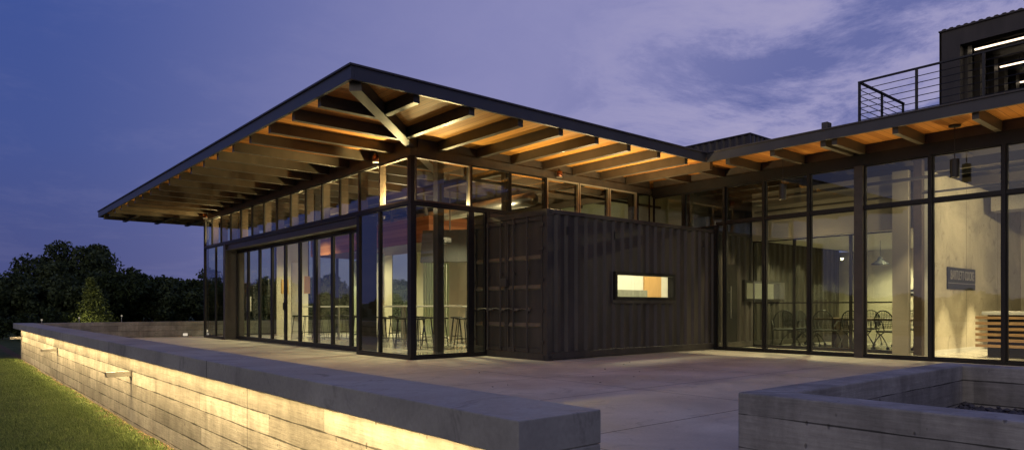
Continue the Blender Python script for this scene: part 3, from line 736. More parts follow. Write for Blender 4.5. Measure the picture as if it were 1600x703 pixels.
for (x,y) in ((0,0),(0,CW-.13),(CL-.13,0),(CL-.13,CW-.13)):
    MB().box(x+.003,x+.127,y+.003,y+.127,.12,2.788).build('corner_post',M['cont'],ct,bevel=.005)
for (x,y) in ((0,0),(0,CW-.16)):
    for z in (0.0,2.785):
        o=MB().box(x-.006,x+.166,y-.006,y+.166,z,z+.118).build('corner_casting',M['cont'],ct,bevel=.008)
        hz=z+.06
        MB().cbox((x-.007,y+.085,hz),(.006,.05,.075)).build('socket',M['black'],o); MB().cbox((x+.085,y-.007,hz),(.075,.006,.05)).build('socket',M['black'],o)
# lashing points / vents on the long side near the top
for xx in (.55,1.95,5.1,6.3,):
    MB().cbox((xx,.0,2.52),(.055,.03,.16)).build('vent',M['black'],ct,bevel=.006)
# doors on the end (x = 0 face, facing -x)
def cdoor(y0,y1,rods,name='door'):
    m_=MB()
    m_.box(.035,.055,y0+.05,y1-.05,.17,2.75)
    for a in ((y0,y0+.055),(y1-.055,y1)): m_.box(.0,.05,a[0],a[1],.14,2.78)
    m_.box(.0,.05,y0+.055,y1-.055,.14,.22); m_.box(.0,.05,y0+.055,y1-.055,2.70,2.78)
    for z in (.67,1.41,1.99,):
        pass
    o=m_.build('door',M['cont'],ct,bevel=0)
    for z in (.67,1.41,1.99):
        MB().prism([(.036,z-.045),(.004,z-.02),(.004,z-.012),(.036,z+.05)],'y',y0+.056,y1-.056).build('door_rib',M['rib'],o)
    for ry in rods:
        r_=MB(); r_.tube([(-.03,ry,.13),(-.03,ry,2.79)],.017,10); 
        for z in (.17,.95,1.7,2.72): r_.cbox((-.02,ry,z),(.04,.07,.06))
        r_.build('lock_rod',M['cont'],o)
        h=MB(); h.tube([(-.045,ry,.98),(-.055,ry+.10,1.0),(-.05,ry+.33,.98)],.011,8); h.cbox((-.04,ry+.28,.98),(.03,.08,.05)); h.cbox((-.03,ry-.07,.98),(.03,.05,.06)); h.build('handle',M['rod'],o)
    for z in (.35,.95,1.55,2.15,2.6):
        ye=y0 if y0<.3 else y1
        MB().cbox((-.012,ye+(.0 if y0<.3 else 0),z),(.035,.10,.06)).build('hinge',M['cont'],o)
cdoor(.135,1.215,(.55,.97)); cdoor(1.225,CW-.135,(1.38,1.80))
MB().cbox((-.06,1.22,1.52),(.07,.17,.16)).build('lock_box',M['cont'],ct,bevel=.01)
MB().box(.0,.055,.13,CW-.13,.0,.135).build('door_sill',M['cont'],ct,bevel=.004)
# side windows
def cwin(x0,x1,z0,z1,mat='glass'):
    m_=MB(); y0,y1=-.035,.13; fr=.065
    m_.box(x0,x1,y0,y1,z0,z0+fr); m_.box(x0,x1,y0,y1,z1-fr,z1); m_.box(x0,x0+fr,y0,y1,z0+fr,z1-fr); m_.box(x1-fr,x1,y0,y1,z0+fr,z1-fr)
    o=m_.build('window',M['frame'],ct)
    g=MB(); g.v=[(x0+fr,.04,z0+fr),(x1-fr,.04,z0+fr),(x1-fr,.04,z1-fr),(x0+fr,.04,z1-fr)]; g.f=[(0,1,2,3)]; g.build('pane',M['glassin'],o)
cwin(wx0,wx1,wz0,wz1); cwin(w2x0,w2x1,w2z0,w2z1)
MB().box(wx0-.06,wx1+.06,-.022,-.004,wz0-.075,wz0-.002).build('window_ledge',M['cont'],ct)
# door on the inside part
o=MB().box(d2x0,d2x1,.02,.06,.02,2.10).build('door',M['frame'],ct)
hd=MB(); hd.tube([(d2x0+.12,-.05,.75),(d2x0+.12,-.05,1.55)],.014,8); hd.cbox((d2x0+.12,-.015,.9),(.02,.06,.02)); hd.cbox((d2x0+.12,-.015,1.4),(.02,.06,.02)); hd.build('handle',M['chrome'],o)
# inner room seen through the window
rm=MB(); a0,a1=10.35-XC,18.8-XC
rm.box(a0,a1,2.24,2.30,.1,2.7); rm.box(a0,a1,.14,2.3,2.70,2.74); rm.box(a0,a0+.04,.15,2.24,.1,2.7); rm.box(a1-.04,a1,.15,2.24,.1,2.7); rm.box(a0,a1,.14,2.3,.06,.1)
rm.build('inner_lining',M['white'],ct)
MB().box(13.0-XC,14.36-XC,1.95,2.235,.1,1.47).build('cabinet',M['grey'],ct)
MB().box(14.55-XC,15.26-XC,2.19,2.236,.1,2.35).build('wood_door',M['doorwood'],ct)
area('inner_light',(13.6-XC,1.15,2.66),(13.6-XC,1.15,0),150,4,.4,(1,.86,.58),parent=ct)

# ------------------------------------------------------------------ roof terrace railing, upper volume, rooftop screen
rl=thing('guard_railing','black steel guard railing on the roof edge of the office wing','railing',(14.4,6.09,ZR))
ry=[0,-1.06,-2.16,-3.27,-4.38,-5.5,-6.6]; HH=1.15
for y in ry: MB().box(-.025,.025,y-.02,y+.02,0,HH).build('post',M['black'],rl)
for x in (1.10,2.24): MB().box(x-.02,x+.02,-.02,.02,0,HH).build('post',M['black'],rl)
MB().box(-.03,.03,-6.6,.021,HH+.001,HH+.03).build('top_rail',M['black'],rl); MB().box(.031,2.26,-.03,.03,HH+.001,HH+.03).build('top_rail',M['black'],rl)
for k in range(8):
    z=.14+.125*k
    m_=MB(); m_.tube([(.0,-6.6,z),(.0,.0,z)],.008,6); m_.tube([(0,0,z),(2.24,0,z)],.008,6); m_.build('rail_bar',M['black'],rl)

ub=thing('rooftop_room','dark corrugated upper storey room lit inside by long tube lamps','rooftop room',(17.2,5.5,ZR))
UH=2.75
cf=corr(-8,0,0,1)   # corrugated outer skin on the side facing +y
def rot(mb,f_): mb.v=[f_(*v) for v in mb.v]; return mb
MB().box(0,.25,-.36,0,0,UH-.032).build('wall',M['cont'],ub); 
MB().box(.0,.25,-9,-.362,UH-.40,UH-.032).build('header',M['cont'],ub)
sk=corr(0,9,0,UH); rot(sk,lambda x,y,z:(x,.05-y,z)); sk.build('side_cladding',M['cont'],ub)
rf=MB()
for i in range(64): rf.prism([(-.01-.14*i,UH+.001),(-.035-.14*i,UH+.022),(-.085-.14*i,UH+.022),(-.11-.14*i,UH+.001)],'x',-.04,7)
rf.box(-.04,7,-9,.05,UH-.03,UH); rot(rf,lambda x,y,z:(x,y,z)); 
rf.v=[v for v in rf.v]; rf.build('roof',M['cont'],ub)
MB().box(.3,8,-9,-.1,UH-.12,UH-.05).build('ceiling',M['cont'],ub)
for i,x in enumerate((.30,1.15,2.2,3.0,4.0,4.9,5.8)):
    MB().box(x,x+.28,-.42,-.30,0,UH-.13).build('wall_post',M['cont'],ub)
    MB().box(x+.281,x+.30,-.42,-.40,0,UH-.13).build('lit_edge_strip',M['grey'],ub)  # paler strip standing in for the lit edge of each post
MB().box(6.6,6.7,-9,-.1,0,UH-.13).build('rear_wall',M['cont'],ub)
lampg=[]
for i,(x,y) in enumerate(((.92,-.37),(2.7,-.40),(4.45,-.39))):
    lab=('nearest long glowing tube lamp under the upper roof','middle glowing tube lamp under the upper roof','farthest glowing tube lamp under the upper roof')[i]
    if i==0:
        tl=thing('tube_lamp',lab,'ceiling lamp',(17.2+x,5.5+y,ZR+2.47),0,'tube lamps in the rooftop room')
        MB().box(-.03,.03,-5,0,.0,.05).build('housing',M['black'],tl); MB().box(-.028,.028,-4.99,-.01,-.03,-.002).build('diffuser',M['ledwhite'],tl)
        for yy in (-.4,-4.4): MB().box(-.005,.005,yy-.005,yy+.005,.051,.14).build('hanger',M['black'],tl)
    else: dup(tl,(17.2+x,5.5+y,ZR+2.47),0,lab)

sx=thing('rooftop_screen','dark blue corrugated rooftop enclosure rising behind the roof valley','rooftop enclosure',(22.1,13.1,ZR))
H2=2.74
c1=corr(0,9,0,H2); rot(c1,lambda x,y,z:(y,x,z)); c1.build('wall',M['cont'],sx)          # faces -x, along +y
c2=corr(0,8,0,H2); c2.build('wall',M['cont'],sx)
MB().box(-.02,8,-.02,9,H2,H2+.04).build('roof',M['cont'],sx)
tag(MB().box(-.09,.09,-.06,.06,0,.13).build('roof_flood_light',M['steel'],loc=(13.2,6.2,ZR+.03),bevel=.01),'small box light fitting on the roof edge left of the railing','light fitting')

# ------------------------------------------------------------------ lamps on the building
def wallspot(loc,lab,aim1,first=[None]):
    if first[0] is None:
        o=thing('flood_lamp',lab,'lamp',loc,0,'copper flood lamps under the eaves')
        MB().tube([(0,.0,-.07),(0,0,.07)],.065,16).build('lamp_body',M['copper'],o,smooth=True)
        MB().lathe((0,0,-.072),[(.072,0),(.072,.02),(.066,.02)],16).build('lamp_ring',M['chrome'],o)
        MB().box(-.02,.02,-.02,.02,.07,.13).build('bracket',M['steel'],o)
        first[0]=o
    else: o=dup(first[0],loc,0,lab)
    return o
wallspot((XP-.17,12.55,4.06),'copper flood lamp under the eave left of the glass corner',None)
wallspot((10.95,YP-.17,4.06),'copper flood lamp under the eave above the container end',None)
wallspot((XP-.17,24.1,4.06),'copper flood lamp at the far end of the folding door front',None)
WARM=(1,.74,.32)
# added spots without fittings, brightening the wing soffit from the glass line
bx_=[6.69+.45]+[7.2,8.2,9.2,10.15,11.08,12.0,12.95]
for y in (7.8,6.75,5.5,4.35,3.1,1.8): spot('eave_fill',(XW-.16,y,3.05),(XW-.9,y,4.4),30,118,.9,WARM,.015)
for loc_,aim_,p_ in (((XP-.3,12.55,4.0),(XP-2.6,11.8,0),190),((10.95,YP-.3,4.0),(10.3,YP-4.0,0),230),((XP-.3,24.1,4.0),(XP-2.5,23.0,0),120),((XP-.3,18.2,4.0),(XP-2.3,18.0,0),60)):
    spot('flood_beam',loc_,aim_,p_,130,1,WARM,.03)
def uplight(loc,aim,p,lab,size=120,first=[None]):
    if first[0] is None:
        o=thing('uplight',lab,'lamp',loc,0,'small uplights behind the upper glass')
        MB().lathe((0,0,-.07),[(0,0),(.05,0),(.05,.05),(.04,.06),(0,.05)],12).build('lamp_body',M['steel'],o); first[0]=o
    else: o=dup(first[0],loc,0,lab)
    spot('uplight_beam',(loc[0],loc[1],loc[2]+.02),aim,p,size,.7,(1,.74,.36),.03)
uplight((7.62,11.98,3.19),(6.2,10.2,4.4),170,'small uplight behind the upper glass of the front corner, south side',130)
uplight((7.55,12.5,3.19),(5.7,12.6,4.4),600,'small uplight behind the upper glass of the front corner, west side',120)
uplight((8.35,12.02,3.19),(8.5,9.8,4.4),200,'small uplight behind the upper glass beside the front corner',120)
for x,p,n_ in ((9.65,110,'first'),(10.75,140,'second'),(11.85,150,'third'),(12.95,120,'fourth')):
    uplight((x,10.15,2.99),(x+.05,10.0,4.4),p,'%s small uplight on the container roof counted from the glass corner'%n_,150)
uplight((7.6,24.1,3.19),(6.2,24.0,4.4),420,'small uplight behind the upper glass at the far end of the pavilion',130)
uplight((8.15,16.3,3.19),(5.7,16.1,4.4),330,'small uplight behind the upper glass over the second folding door leaf')
uplight((8.15,18.4,3.19),(5.7,18.2,4.4),220,'added uplight behind the upper glass over the middle of the folding doors')  # this uplight and the next are added to even out the soffit
uplight((8.15,20.7,3.19),(5.7,20.6,4.4),220,'added uplight behind the upper glass over the far folding doors')
uplight((8.15,23.0,3.19),(6.0,22.9,4.4),380,'small uplight behind the upper glass near the far end of the pavilion',120)
uplight((8.15,14.4,3.19),(5.7,14.2,4.4),420,'small uplight behind the upper glass over the folding doors',120)

def pendant(loc,lab,first=[None]):
    if first[0] is None:
        o=thing('pendant_lamp',lab,'lamp',loc,0,'black cylinder pendants under the wing eave')
        MB().lathe((0,0,-.03),[(.0,.028),(.10,.028),(.10,.0),(0,0)],20).build('canopy',M['black'],o)
        MB().tube([(0,0,-.03),(0,0,-.62)],.008,8).build('stem',M['black'],o)
        MB().lathe((0,0,-.95),[(.0,.33),(.075,.33),(.075,.0),(.06,0),(.06,.05),(0,.05)],20).build('lamp_shade',M['black'],o)
        first[0]=o
    else: o=dup(first[0],loc,0,lab)
for y,lab in ((7.62,'black cylinder pendant under the eave, beside the corrugated container'),(4.32,'black cylinder pendant under the eave, in front of the lobby sign'),(1.8,'black cylinder pendant under the eave, near the right end of the wing')):
    pendant((14.18,y,ZS),lab)

# small marker lights along the back, deck light
for i,(x,y) in enumerate(((3.0,30.0),(4.3,31.0),(5.75,31.0))):
    lab=('leftmost','middle','rightmost')[i]+' of the thin path lights behind the back wall'
    if i==0:
        pm=thing('path_light',lab,'path light',(x,y,GZ),0,'path lights behind the back wall')
        MB().tube([(0,0,0),(0,0,1.10)],.012,8).build('post',M['chrome'],pm); MB().lathe((0,0,1.10),[(.02,0),(.03,.03),(.022,.06),(0,.065)],12).build('lamp_head',M['dim'],pm)
    else: dup(pm,(x,y,GZ+(.12 if i==2 else .05)),0,lab)
dl=thing('deck_light','small glowing cube light on the deck at the foot of the back wall','light',(6.75,25.75,0))
MB().box(-.06,.06,-.06,.06,.03,.12).build('lens',M['cube'],dl); MB().box(-.07,.07,-.07,.07,.001,.03).build('base',M['frame'],dl)
point('deck_light_glow',(6.75,25.75,.19),.12,(1,.8,.5),.05)

gl=thing('garden_spotlight','small garden spotlight in the grass in front of the young tree','light',(5.2,38.2,GZ))
MB().tube([(0,0,0),(0,0,.18)],.012,6).tube([(0,0,.18),(.04,.09,.26)],.04,10).build('lamp_body',M['black'],gl)
spot('garden_beam',(5.27,38.35,GZ+.32),(6.1,40.2,1.2),75,75,.8,(1,.9,.55),.03)
# ------------------------------------------------------------------ furniture
def hightable(name_lab,loc,rz,L_,first=[None]):
    o=thing('high_table',name_lab,'table',loc,rz,'high tables in the pavilion')
    MB().box(-L_/2,L_/2,-.38,.38,1.03,1.07).build('tabletop',M['tabletop'],o,bevel=.008)
    for x in (-L_/2+.3,L_/2-.3):
        MB().tube([(x,0,.03),(x,0,1.03)],.035,10).build('leg',M['chrome'],o)
        MB().lathe((x,0,0),[(.27,.004),(.27,.02),(.04,.035)],20).build('foot',M['chrome'],o)
def stool_proto():
    o=thing('bar_stool','','stool',(0,0,0))
    MB().lathe((0,0,.72),[(0,0),(.15,0),(.175,.015),(.175,.035),(.15,.045),(0,.04)],20).build('seat',M['black'],o,smooth=False)
    for k in range(4):
        a=math.pi/4+k*math.pi/2; c,s=math.cos(a),math.sin(a)
        MB().tube([(c*.12,s*.12,.72),(c*.23,s*.23,.005)],.011,6).build('leg',M['black'],o)
    f=MB(); p=[(math.cos(math.pi/4+k*math.pi/2)*.205,math.sin(math.pi/4+k*math.pi/2)*.205,.23) for k in range(5)]
    for k in range(4): f.tube([p[k],p[k+1]],.008,6)
    f.build('footrest',M['black'],o)
    return o
tabs=[((9.6,14.9,0),R(90),2.4,'white topped high table just behind the glass corner'),((10.3,17.9,0),R(90),2.2,'white topped high table in the middle of the pavilion'),((9.9,21.2,0),R(90),2.4,'white topped high table at the far end behind the folding doors'),((11.75,15.6,0),R(90),1.3,'short high table beside the plaster wall')]
for loc,rz,l_,lab in tabs: hightable(lab,loc,rz,l_)
st=stool_proto(); firsts=True
names=['glass corner table','middle table','far table','plaster wall table']
for ti,(loc,rz,l_,lab) in enumerate(tabs):
    n_=3 if l_>2 else 1
    for side in (-1,1):
        for k in range(n_):
            yy=loc[1]+(-l_/2+.4+k*(l_-.8)/max(1,n_-1) if n_>1 else 0); xx=loc[0]+side*.62+random.uniform(-.05,.05)
            lb='black bar stool on the %s side of the %s, %s'%('window' if side<0 else 'inner',names[ti],('nearest the entrance','at the middle','farthest back')[k] if n_>1 else 'alone there')
            if firsts: st.location=(xx,yy,0); st['label']=lb; st['group']='bar stools'; firsts=False
            else: dup(st,(xx,yy,0),random.uniform(0,1.5),lb,'bar stools')

tv=thing('television','large black flat television hanging tilted from the pavilion ceiling','television',(10.55,15.1,2.66),R(-52))
MB().cbox((0,0,0),(1.55,.06,.90),0,R(-12)).build('screen',M['black'],tv,bevel=.008)
MB().cbox((0,.05,0),(.3,.05,.3),0,R(-12)).build('mount',M['steel'],tv)
MB().tube([(0,.07,.1),(0,.07,1.5)],.02,8).build('pole',M['steel'],tv)
pj=thing('projector','black projector on a ceiling pole near the glass corner','projector',(9.3,13.6,2.62))
MB().cbox((0,0,0),(.34,.30,.14)).build('body',M['black'],pj,bevel=.02); MB().tube([(-.17,-.05,0),(-.21,-.05,0)],.045,12).build('lens',M['chrome'],pj); MB().tube([(0,0,.07),(0,0,1.5)],.018,8).build('pole',M['steel'],pj)

# meeting table and chairs
mt=thing('meeting_table','dark wooden meeting table behind the glass partition','table',(18.0,7.35,0))
MB().box(-.9,.9,-1.25,1.25,.70,.75).build('tabletop',M['darkwood'],mt,bevel=.006)
for y in (-.75,.75): MB().box(-.35,.35,y-.06,y+.06,.006,.699).build('leg',M['darkwood'],mt)
def chair_proto():
    o=thing('mesh_chair','','chair',(0,0,0))
    MB().box(-.24,.24,-.23,.23,.43,.47).build('seat',M['mesh'],o,bevel=.02)
    b=MB(); 
    pts=[]
    for i in range(13):
        a=math.pi*i/12; pts.append((.24*math.cos(a),.24+.05*math.sin(a),.68+.26*math.sin(a)))
    pts=[(.22,.22,.50)]+pts+[(-.22,.22,.50)]
    b.tube(pts,.014,8); b.build('back_frame',M['black'],o)
    g=MB()
    for i in range(11):
        x=-.2+.04*i; top=.68+.25*math.sqrt(max(0,1-(x/.24)**2)); g.tube([(x,.235,.52),(x,.27,.7),(x,.285,top)],.0055,5)
    for z in np.arange(.55,.9,.04): 
        hwid=.21 if z<.68 else .23*math.sqrt(max(0,1-((z-.68)/.26)**2)); g.tube([(-hwid,.25+.03*(z-.5),z),(hwid,.25+.03*(z-.5),z)],.005,5)
    g.build('backrest',M['mesh'],o)
    for sx_ in (-1,1):
        l=MB(); l.tube([(sx_*.25,.16,.44),(sx_*.26,-.02,.36),(sx_*.27,-.20,.18),(sx_*.27,-.27,.05)],.013,8); l.build('leg',M['black'],o)
        l=MB(); l.tube([(sx_*.25,-.14,.44),(sx_*.26,.05,.34),(sx_*.27,.22,.18),(sx_*.27,.29,.05)],.013,8); l.build('leg',M['black'],o)
        l=MB(); l.tube([(sx_*.25,.22,.55),(sx_*.29,.12,.68),(sx_*.29,-.08,.68),(sx_*.27,-.14,.47)],.014,8); l.build('armrest',M['black'],o)
        for yy in (-.27,.29):
            l=MB(); l.tube([(sx_*.27-.018,yy,.035),(sx_*.27+.018,yy,.035)],.033,12); l.build('caster',M['black'],o)
    return o
ch=chair_proto(); first=True
spots_=[((16.95,7.95,.006),R(95),'mesh office chair at the glass side of the meeting table, middle'),((16.70,8.95,.006),R(120),'mesh office chair by the glass partition nearest the corrugated container'),((17.35,8.95,.006),R(60),'mesh office chair beside the container wall, second from the glass'),((17.0,7.25,.006),R(84),'mesh office chair behind the thick dark post at the meeting table'),((17.05,6.5,.006),R(76),'mesh office chair at the glass side of the meeting table, nearest the lobby'),((19.15,7.9,.006),R(-85),'mesh office chair on the far side of the meeting table, nearer the container'),((19.2,6.9,.006),R(-96),'mesh office chair on the far side of the meeting table, nearer the lobby'),((18.1,8.95,.006),R(-4),'mesh office chair at the container end of the meeting table'),((17.75,5.95,.006),R(186),'mesh office chair at the lobby end of the meeting table')]
for loc,rz,lab in spots_:
    if first: ch.location=loc; ch.rotation_euler=(0,0,rz); ch['label']=lab; ch['group']='mesh chairs round the meeting table'; first=False
    else: dup(ch,loc,rz,lab,'mesh chairs round the meeting table')
lp=thing('dome_lamp','white lit dome pendant lamp hanging in the meeting room','lamp',(18.6,7.35,2.74))
MB().tube([(0,0,0),(0,0,-.42)],.008,6).build('cord',M['black'],lp); MB().lathe((0,0,-.62),[(.22,0),(.20,.03),(.07,.12),(.05,.20),(0,.20)],24).build('lamp_shade',M['black'],lp,smooth=True)
MB().lathe((0,0,-.615),[(.0,0.0),(.19,.0),(.19,.01),(0,.01)],24).build('bulb',M['bulb'],lp)

# reception desk
dk=thing('reception_desk','reception desk with white top and horizontal wooden slats','desk',(16.45,4.5,.006))
MB().box(.06,.75,-3.3,-.06,.0,.86).build('body',M['black'],dk)
MB().box(-.02,.8,-3.4,.02,.862,.93).build('desktop',M['tabletop'],dk,bevel=.004)
for k in range(6): MB().box(.0,.045,-3.35,.14,.20+.115*k,.20+.115*k+.058).build('slat',M['slatwood'],dk,bevel=.003)
# sign
sg=thing('wall_sign','dark rectangular name sign mounted on the lobby concrete wall','sign',(18.12,YL-.03,1.66))
MB().box(-.93,.93,-.0,.025,-.23,.26).build('panel',M['sign'],sg); MB().box(-.93,.93,-.006,-.001,-.10,-.085).build('rule',M['letters'],sg)
tx=bpy.data.curves.new('lettering','FONT'); tx.body='BARTLETT COCKE'; tx.size=.30; tx.extrude=.006; tx.align_x='CENTER'; tx.align_y='CENTER'
to=bpy.data.objects.new('lettering',tx); COL.objects.link(to); to.parent=sg; to.location=(0,-.008,.08); to.rotation_euler=(R(90),0,0); to.scale=(.64,1,1); tx.materials.append(M['letters'])
bpy.context.view_layer.update(); dg=bpy.context.evaluated_depsgraph_get(); me=bpy.data.meshes.new_from_object(to.evaluated_get(dg)); lo=bpy.data.objects.new('lettering',me); COL.objects.link(lo); lo.parent=sg; lo.location=to.location; lo.rotation_euler=to.rotation_euler; lo.scale=to.scale; bpy.data.objects.remove(to); lo.name='lettering'
pq=thing('room_plaque','small black room plaque on the pale wall beside the meeting room','sign',(21.58,7.65,1.45)); MB().box(-.02,0,-.18,.18,-.09,.09).build('panel',M['black'],pq); MB().box(-.024,-.021,-.12,.12,-.02,.02).build('lettering',M['letters'],pq)

LK=2.6
# ------------------------------------------------------------------ interior light
IW=(1,.80,.50); IG=(.98,.88,.56)
for k,(x,y,z,p,s) in enumerate(((8.9,13.0,3.9,120,110),(8.8,14.1,3.9,230,115),(8.6,19.2,3.9,190,115),(9.4,22.6,3.9,260,120),(11.6,15.6,3.6,160,100),(14.2,20.5,3.8,360,130),(13.5,23.0,3.8,260,130),(11.5,23.2,2.7,120,120))):
    spot('room_light',(x,y,z),(x+.3,y,0),p,s,.7,IG,.04)
# up-wash added inside the pavilion behind the container, no fittings there
for x in (9.9,11.6,13.2): spot('room_light',(x,YP+.9,3.0),(x,YP+3.4,4.3),75,150,.8,IW,.03)
spot('room_light',(7.9,12.6,3.12),(7.4,11.8,3.9),26,140,.9,IW,.06)
spot('room_light',(9.6,16.0,3.3),(9.6,16.0,5),60,160,.9,IW,.03); spot('room_light',(9.3,20.5,3.3),(9.3,20.5,5),60,160,.9,IW,.03)
# wing
for (x,y,p,s) in ((14.95,8.6,150,75),(14.95,7.3,170,75),(15.0,4.9,110,75),(15.1,2.9,90,80),(15.1,.6,60,80)):
    spot('room_light',(x,y,3.7),(x-.05,y,0),p,s,.35,IW,.03)
for (x,y,p) in ((17.2,8.3,105),(18.3,6.7,120),(20.4,7.6,120)): spot('room_light',(x,y,2.7),(x,y,0),p,140,.6,IG,.02)
spot('room_light',(16.9,9.0,2.7),(16.9,9.53,1.0),35,70,.6,IG,.02); spot('room_light',(18.6,9.0,2.7),(18.6,9.53,1.0),35,70,.6,IG,.02)
for x in (17.05,18.85): spot('room_light',(x,4.5,3.6),(x,4.55,.0),560,39,.3,IW,.02)
spot('room_light',(17.2,2.2,3.6),(18.3,5.4,1.9),170,170,1,IW,.02)
spot('room_light',(15.2,7.6,2.2),(16.1,7.6,3.6),9,170,.9,IW,.03)
spot('room_light',(15.0,5.0,3.2),(16,5.6,3.3),10,170,.9,IW,.03)

# ------------------------------------------------------------------ trees
def crown_mesh(name, mat, rx, rz_, n, leaf, seed, cone=False, blobs=26):
    r=np.random.default_rng(seed)
    if cone:
        t=r.uniform(0,1,blobs)**.8; ang=r.uniform(0,2*np.pi,blobs); rad=(1-t)*rx*r.uniform(.25,1,blobs)
        cen=np.stack([np.cos(ang)*rad,np.sin(ang)*rad,t*2*rz_-rz_],1); br=(.50*rx*(1.05-t)+.10)*r.uniform(.7,1.2,blobs)
    else:
        v=r.normal(size=(blobs,3)); v/=np.linalg.norm(v,axis=1)[:,None]; v*=r.uniform(.35,1,blobs)[:,None]
        cen=v*np.array([rx,rx,rz_])*.78; cen[:,2]=np.maximum(cen[:,2],-rz_*.75); br=r.uniform(.16,.34,blobs)*rx
    which=r.integers(0,blobs,n)
    d=r.normal(size=(n,3)); d/=np.linalg.norm(d,axis=1)[:,None]
    rr=br[which]*r.uniform(.45,1.12,n)
    p=cen[which]+d*rr[:,None]*np.array([1,1,.8])
    a=r.normal(size=(n,3)); a/=np.linalg.norm(a,axis=1)[:,None]; b=np.cross(a,r.normal(size=(n,3))); b/=np.linalg.norm(b,axis=1)[:,None]
    s=leaf*r.uniform(.5,1.3,n)[:,None]
    v=np.empty((n,4,3),np.float32); v[:,0]=p-a*s; v[:,1]=p+b*s*.55; v[:,2]=p+a*s; v[:,3]=p-b*s*.55
    me=bpy.data.meshes.new(name); me.vertices.add(n*4); me.vertices.foreach_set('co',v.ravel())
    me.loops.add(n*4); me.loops.foreach_set('vertex_index',np.arange(n*4,dtype=np.int32))
    me.polygons.add(n); me.polygons.foreach_set('loop_start',np.arange(0,n*4,4,dtype=np.int32)); me.polygons.foreach_set('loop_total',np.full(n,4,np.int32))
    me.update(calc_edges=True); me.materials.append(M[mat]); return me, cen
def tree(name,lab,loc,H,rx,mat,n,leaf,seed,cone=False,group=None,crownbase=.25,cat='tree'):
    o=thing(name,lab,cat,loc,0,group)
    rz_=H*(1-crownbase)/2; me,cen=crown_mesh('crown',mat,rx,rz_,n,leaf,seed,cone,70 if cone else 26)
    c=bpy.data.objects.new('crown',me); COL.objects.link(c); c.parent=o; c.location=(0,0,H-rz_)
    t_=MB(); t_.tube([(0,0,-.1),(.03*H/4,0,H*.3),(0,.02*H,H*(.95 if cone else .6))],.022*H,8,.006*H)
    if not cone:
        for q in cen[::4]:
            b_=(q[0]*.9,q[1]*.9,q[2]+H-rz_); t_.tube([(0,0,H*.25),(b_[0]*.5,b_[1]*.5,H*.25+(b_[2]-H*.25)*.6),b_],.01*H,5,.003*H)
    t_.build('trunk',M['bark'],o)
    return o
def gz(x,y):
    d_=math.hypot(x-5,y-10); t=max(0,min(1,(d_-55)/35)); return GZ+2.2*t*t*(3-2*t)-.05
protos=[tree('broadleaf_tree','dark broadleaf tree in the tree belt beyond the deck',(0,0,0),5.0,3.1,'leafA',11000,.17,1,group='trees of the dark belt',crownbase=.0),
        tree('bushy_tree','bushy olive green tree in the tree belt beyond the deck',(0,0,0),4.8,3.0,'leafB',11000,.16,2,group='trees of the dark belt',crownbase=.0),
        tree('tall_thin_tree','narrow dark tree in the tree belt beyond the deck',(0,0,0),5.6,2.3,'leafA',9000,.14,3,group='trees of the dark belt',crownbase=.02)]
r2=random.Random(5); used=[False]*3; placed=[]
# belt seen directly, north of the deck
for row,(yy,stp) in enumerate(((54,2.5),(59,2.4),(64,2.6),(70,3.0))):
    x=-6+row
    while x<34:
        placed.append((x+r2.uniform(-.8,.8),yy+r2.uniform(-1.5,1.5))); x+=stp
# belt mirrored in the glass, west
for row,(xx,stp) in enumerate(((-44,2.0),(-48,2.2),(-53,2.6))):
    y=-14+row*2
    while y<58: placed.append((xx+r2.uniform(-1.5,1.5),y+r2.uniform(-1,1))); y+=stp
for (x,y) in [(-12,58),(-18,56),(-24,58),(-31,57),(-38,58),(-15,63),(-28,63),(-9,60),(-21,60),(-35,60),(-41,60),(-46,62),(-50,60),(-12,53),(-18,52),(-25,53),(-31,52),(-37,52)]: placed.append((x,y))
for (x,y) in placed:
    k=r2.choice((0,0,1,1,2)); s=r2.uniform(.78,1.08)*(.89 if y>50 and x>-8 else .66)
    loc=(x,y,gz(x,y)); rz=r2.uniform(0,6.28)
    if not used[k]:
        protos[k].location=loc; protos[k].rotation_euler=(0,0,rz); protos[k].scale=(s,s,s); used[k]=True
    else: dup(protos[k],loc,rz,None,None,(s*r2.uniform(.9,1.2),s*r2.uniform(.9,1.2),s))
tree('spreading_tree','tallest spreading tree rising above the dark tree belt',(8.3,65,gz(8.3,65)),7.3,4.3,'leafA',15000,.15,11,crownbase=.2)
tree('young_tree','young yellow green cone shaped tree just behind the back wall',(6.1,40.2,GZ-.05),3.15,1.05,'leafC',7000,.065,12,cone=True,crownbase=.06)
for i,(x,y,h_,rx) in enumerate(((3.35,40,1.5,1.0),(4.7,41,1.9,.9),(2.6,42,1.2,.8))):
    tree('shrub',('low green shrub','taller green shrub','small dark shrub')[i]+' behind the back wall left of the young tree',(x,y,GZ-.05),h_,rx,'leafB',2600,.07,20+i,group='shrubs behind the back wall',crownbase=.0,cat='shrub')

# fallen leaves / debris on the deck
db=MB()
for i in range(26):
    x=random.uniform(3,10); y=random.uniform(3,9.3); s=random.uniform(.008,.022); a=random.uniform(0,3)
    db.cbox((x,y,.006),(s*2,s,.006),a,random.uniform(-.3,.3))
tag(db.build('dry_leaves',M['bark']),'scattered dry leaf bits on the concrete deck','dry leaves',kind='stuff')

